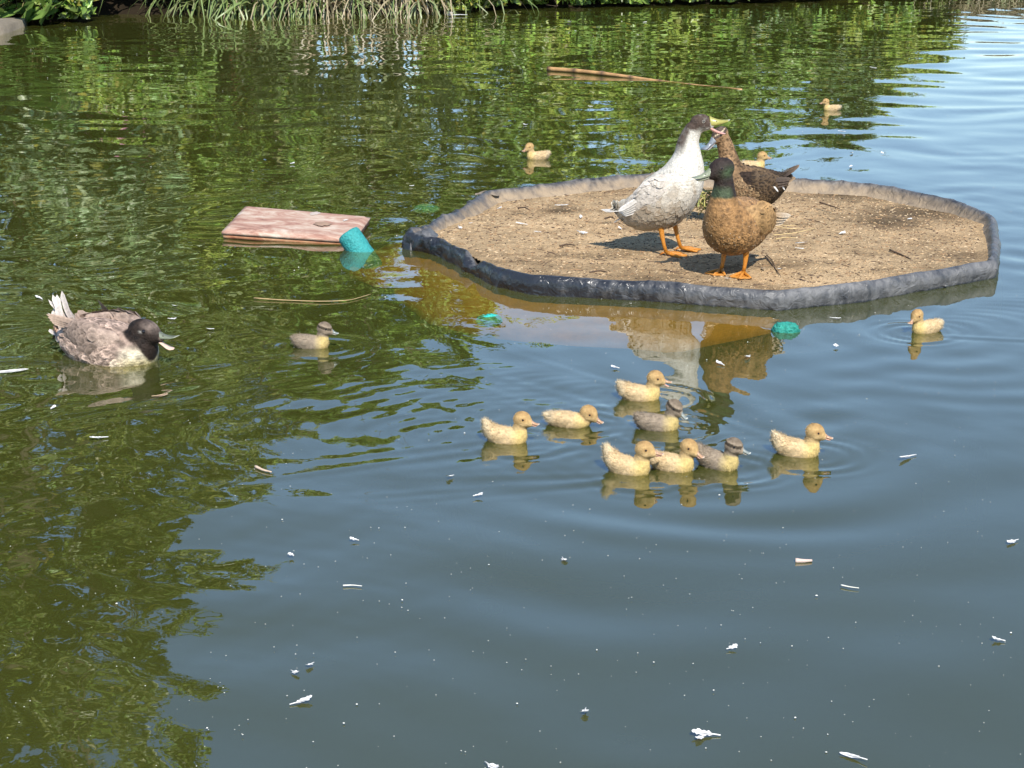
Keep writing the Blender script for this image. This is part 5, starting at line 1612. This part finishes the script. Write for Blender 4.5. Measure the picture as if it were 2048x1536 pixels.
make_bird('duck', 'mottled dark brown hen duck with grey bill standing behind the tan drake', 'duck', (hl_.x, hl_.y, soil_z(hl_.x, hl_.y)), R(192),
    [(-0.150, 0.175, 0.030, 0.020), (-0.105, 0.152, 0.062, 0.052), (-0.045, 0.138, 0.088, 0.080), (0.015, 0.140, 0.092, 0.086), (0.050, 0.170, 0.074, 0.075), (0.066, 0.215, 0.046, 0.050),
     (0.076, 0.260, 0.034, 0.036), (0.088, 0.300, 0.029, 0.031), (0.098, 0.325, 0.027, 0.028)],
    dict(c=(0.112, 0.004, 0.346), yaw=14, pitch=-34, l=0.036, w=0.025, h=0.029), c_hen, 0.0042, nsamp=60, mat='mottled',
    bill=dict(L=0.060, w=0.0145, h=0.020, top=(0.17, 0.19, 0.21), edge=(0.24, 0.26, 0.29), nail=(0.10, 0.11, 0.12), low=(0.30, 0.27, 0.25)),
    eye=dict(r=0.0045, f=0.32, u=0.24),
    plumage=dict(n=900, L=0.020, tmax=4.6, lift=0.0012, var=0.30, mid=0.35, rim=(0.34, 0.23, 0.12), rimw=lambda P, t: np.clip(0.62 - 0.9 * np.clip(-P[:, 0] / 0.10, 0, 0.6), 0, 1)),
    tail=[((-0.135, 0.010 * k, 0.172 + 0.003 * abs(k)), R(7 * k), R(34 - 2 * abs(k)), 0, 0.085, 0.011, DB, BF if k % 2 else (0.20, 0.14, 0.09), 0.0) for k in (-4, -3, -2, -1, 0, 1, 2, 3, 4)] +
         [((-0.125, 0.014 * k, 0.150), R(6 * k), R(22), 0, 0.07, 0.012, (0.12, 0.08, 0.055), BF, 0.0) for k in (-2, -1, 0, 1, 2)],
    wing=dict(chain=[(0.040, 0.070, 0.180, 0.011, 0.034), (-0.02, 0.084, 0.166, 0.014, 0.048), (-0.075, 0.072, 0.160, 0.012, 0.038), (-0.125, 0.045, 0.160, 0.008, 0.018)],
              col=lambda P, N: np.tile(np.array([0.024, 0.015, 0.010]), (len(P), 1)) * (1 + 0.3 * vnoise(P, 40, 3))[:, None], n=170, L=0.028, rim=(0.20, 0.13, 0.07),
              prim=[((-0.060, 0.078 - 0.003 * k, 0.180 - 0.014 * k), R(-12), R(4 + 4 * k), 0.085 - 0.006 * k, 0.009, DB, (0.10, 0.07, 0.05)) for k in range(3)] +
                   [((-0.068, 0.086, 0.172), R(-6), R(-50), 0.045, 0.0035, (0.72, 0.70, 0.66), (0.74, 0.72, 0.68)), ((-0.102, 0.078, 0.172), R(-6), R(-52), 0.040, 0.003, (0.72, 0.70, 0.66), (0.74, 0.72, 0.68))]),
    legs=dict(s=0.92, pts=[((-0.005, -0.036, 0.080), (0.0, -0.038, 0.045), (0.008, -0.038, 0.0), R(0)), ((0.015, 0.036, 0.080), (0.02, 0.038, 0.045), (0.03, 0.038, 0.0), R(8))]))

# ---- grey duck on the water
def c_grey(P, N, t, H):
    n = vnoise(P, 24, 1); n2 = vnoise(P, 70, 4)
    c = np.tile(np.array([0.235, 0.17, 0.132]), (len(P), 1)) * (1 + 0.45 * n + 0.45 * n2)[:, None]
    br = np.clip((P[:, 0] - 0.085 + 0.012 * n) / 0.035, 0, 1) * np.clip((0.062 - P[:, 2]) / 0.025, 0, 1)
    c = c * (1 - br[:, None]) + np.array([0.46, 0.40, 0.29]) * (1 + 0.10 * n2[:, None]) * br[:, None]
    lowc = np.clip((0.03 - P[:, 2]) / 0.03, 0, 1) * br
    c = c * (1 - lowc[:, None] * np.array([0.0, 0.06, 0.35]))
    d = np.sqrt((H[:, 0] / 1.15) ** 2 + (H[:, 1] / 1.2) ** 2 + ((H[:, 2] + 0.55) / 1.75) ** 2)
    hood = np.clip((1.12 - d + 0.06 * n) / 0.10, 0, 1)
    hc_ = np.array([0.018, 0.012, 0.009]) * (1 + 0.5 * n2[:, None])
    grz = np.clip((H[:, 2] - 0.1) / 0.5, 0, 1) * np.clip((H[:, 0] + 0.1) / 0.6, 0, 1)
    hc_ = hc_ * (1 - 0.9 * grz[:, None]) + np.array([0.13, 0.098, 0.08]) * (1 + 0.8 * n2[:, None]) * 0.9 * grz[:, None]
    stk = np.exp(-(((H[:, 0] - 0.14) / 0.11) ** 2 + ((H[:, 2] - 0.20) / 0.06) ** 2)) * (np.abs(H[:, 1]) > 0.5)
    hc_ = hc_ * (1 - stk[:, None]) + np.array([0.50, 0.46, 0.40]) * stk[:, None]
    return c * (1 - hood[:, None]) + hc_ * hood[:, None]
TF0, TF1 = (0.42, 0.34, 0.29), (0.66, 0.60, 0.54)
make_bird('duck', 'grey brown duck with black-brown head swimming with its bill open', 'duck', (S_LOC.x, S_LOC.y, 0.0), S_YAW,
    [(-0.165, 0.055, 0.034, 0.024), (-0.12, 0.042, 0.072, 0.050), (-0.055, 0.030, 0.098, 0.070), (0.02, 0.022, 0.102, 0.074), (0.082, 0.022, 0.084, 0.066), (0.110, 0.040, 0.052, 0.048), (0.116, 0.062, 0.043, 0.044)],
    dict(c=(0.126, 0.0, 0.090), yaw=10, pitch=-5, l=0.051, w=0.033, h=0.037), c_grey, 0.0042, nsamp=52, mouth=22, mat='ashy',
    bill=dict(L=0.066, w=0.0145, h=0.020, top=(0.10, 0.11, 0.085), edge=(0.24, 0.26, 0.18), nail=(0.34, 0.34, 0.28), low=(0.66, 0.46, 0.36)),
    eye=dict(r=0.0056, f=0.36, u=0.28),
    plumage=dict(n=1700, L=0.040, asp=0.26, tmax=4.4, lift=0.0022, var=0.35, edge=1.7, mid=0.45, zmin=-0.01),
    tail=[((-0.150, 0.016 * k, 0.062 + 0.004 * (3 - abs(k))), R(13 * k), R((52, 20, 40, 62, 30, 48, 14)[k + 3]), 0, 0.10 + 0.012 * (k % 2), 0.0105, TF0, TF1, 0.012) for k in (-3, -2, -1, 0, 1, 2, 3)] +
         [((-0.145, -0.055, 0.050), R(-26), R(0), 0, 0.10, 0.011, (0.60, 0.52, 0.46), (0.74, 0.68, 0.62), 0.0), ((-0.14, -0.045, 0.070), R(-20), R(20), 0, 0.085, 0.010, TF0, TF1, 0.01)],
    wing=dict(chain=[(0.060, 0.075, 0.062, 0.012, 0.034), (-0.005, 0.090, 0.060, 0.017, 0.050), (-0.070, 0.075, 0.070, 0.014, 0.038), (-0.125, 0.040, 0.085, 0.008, 0.016)],
              col=lambda P, N: np.tile(np.array([0.25, 0.185, 0.145]), (len(P), 1)) * (1 + 0.30 * vnoise(P, 34, 3))[:, None], n=210, L=0.038, edge=1.3,
              prim=[((-0.045 - 0.004 * k, 0.060 - 0.006 * k, 0.098 - 0.006 * k), R(-24 - 5 * k), R(14), 0.115 - 0.006 * k, 0.0075, (0.30, 0.22, 0.17), (0.50, 0.36, 0.27)) for k in range(4)]))

# ---- ducklings
def c_down(kind):
    def f(P, N, t, H):
        n = vnoise(P, 70, 1); n2 = vnoise(P, 200, 4, 2)
        hd = np.clip((1.9 - (H ** 2).sum(1)) / 0.7, 0, 1)
        breast = np.clip((P[:, 0] - 0.012 + 0.004 * n) / 0.030, 0, 1) * np.clip((0.052 - P[:, 2]) / 0.012, 0, 1)
        if kind == 'y':
            c = np.tile(np.array([0.58, 0.425, 0.235]), (len(P), 1))
            c = c * (1 - breast[:, None]) + np.array([0.62, 0.455, 0.18]) * breast[:, None]
            tl_ = np.clip((-0.035 - P[:, 0]) / 0.02, 0, 1)
            c = c * (1 - tl_[:, None]) + np.array([0.62, 0.50, 0.32]) * tl_[:, None]
            c = c * (1 - hd[:, None]) + np.array([0.47, 0.31, 0.135]) * hd[:, None]
            ey = np.exp(-(((H[:, 0] - 0.30) / 0.34) ** 2 + ((H[:, 2] - 0.24) / 0.20) ** 2)) * hd
            crn = np.maximum(ey * 0.8, hd * np.clip((H[:, 2] - 0.5) / 0.4, 0, 1) * 0.45)
            c = c * (1 - 0.55 * crn[:, None] * np.array([0.8, 1.0, 1.1]))
            cheek = hd * np.clip((-H[:, 2] + 0.1) / 0.5, 0, 1)
            c = c * (1 - cheek[:, None] * 0.6) + np.array([0.55, 0.39, 0.19]) * 0.6 * cheek[:, None]
        else:
            c = np.tile(np.array([0.29, 0.23, 0.165]), (len(P), 1))
            c = c * (1 - breast[:, None]) + np.array([0.55, 0.42, 0.17]) * breast[:, None]
            c = c * (1 - hd[:, None]) + np.array([0.27, 0.21, 0.15]) * hd[:, None]
            crown = hd * np.clip((H[:, 2] - 0.55) / 0.2, 0, 1)
            c = c * (1 - 0.35 * crown[:, None])
            st = hd * (np.abs(H[:, 2] - 0.22) < 0.17) * (H[:, 0] < 0.95)
            c = c * (1 - 0.78 * st[:, None])
        return c * (1 + 0.26 * n + 0.22 * n2)[:, None]
    return f
for d in DUCKLINGS:
    p = G(*d['px'])
    tz = d['tail']
    if d.get('low'):
        ch = [(-0.070, 0.026, 0.011, 0.009), (-0.050, 0.018, 0.024, 0.021), (-0.02, 0.014, 0.032, 0.028), (0.015, 0.012, 0.032, 0.027), (0.036, 0.015, 0.025, 0.024), (0.048, 0.022, 0.018, 0.019)]
        hc_ = (0.056, 0, 0.040)
    else:
        ch = [(-0.062, 0.030 + tz, 0.012, 0.010), (-0.047, 0.022 + tz * 0.4, 0.025, 0.022), (-0.020, 0.014, 0.033, 0.031), (0.010, 0.011, 0.034, 0.031), (0.030, 0.014, 0.028, 0.029), (0.037, 0.030, 0.0215, 0.023), (0.039, 0.046, 0.0190, 0.0195)]
        hc_ = (0.046, 0, 0.0670)
    y = d['kind'] == 'y'
    bl = dict(L=0.0275, w=0.0082, h=0.0125, top=(0.36, 0.21, 0.12), edge=(0.44, 0.27, 0.16), nail=(0.58, 0.46, 0.34), low=(0.60, 0.34, 0.24)) if y else \
        dict(L=0.0275, w=0.0082, h=0.0125, top=(0.19, 0.21, 0.19), edge=(0.25, 0.27, 0.24), nail=(0.55, 0.53, 0.44), low=(0.34, 0.32, 0.27))
    b = make_bird('duckling', d['label'], 'duckling', (p.x, p.y, 0.0), R(d['yaw']), ch,
        dict(c=hc_, yaw=d['hyaw'], pitch=d['hp'], l=0.0262, w=0.0220, h=0.0248), c_down(d['kind']), 0.0022, scale=d['s'] * 0.86, group='ducklings on the pond',
        mouth=d.get('mouth', 0), bill=bl, eye=dict(r=0.0031, f=0.34, u=0.24), mat='down', fuzz=4200, nsamp=34, smooth=4,
        extra=[((0.0 - 0.012, s_ * 0.027, 0.020), np.diag([0.026, 0.008, 0.014])) for s_ in (1, -1)])
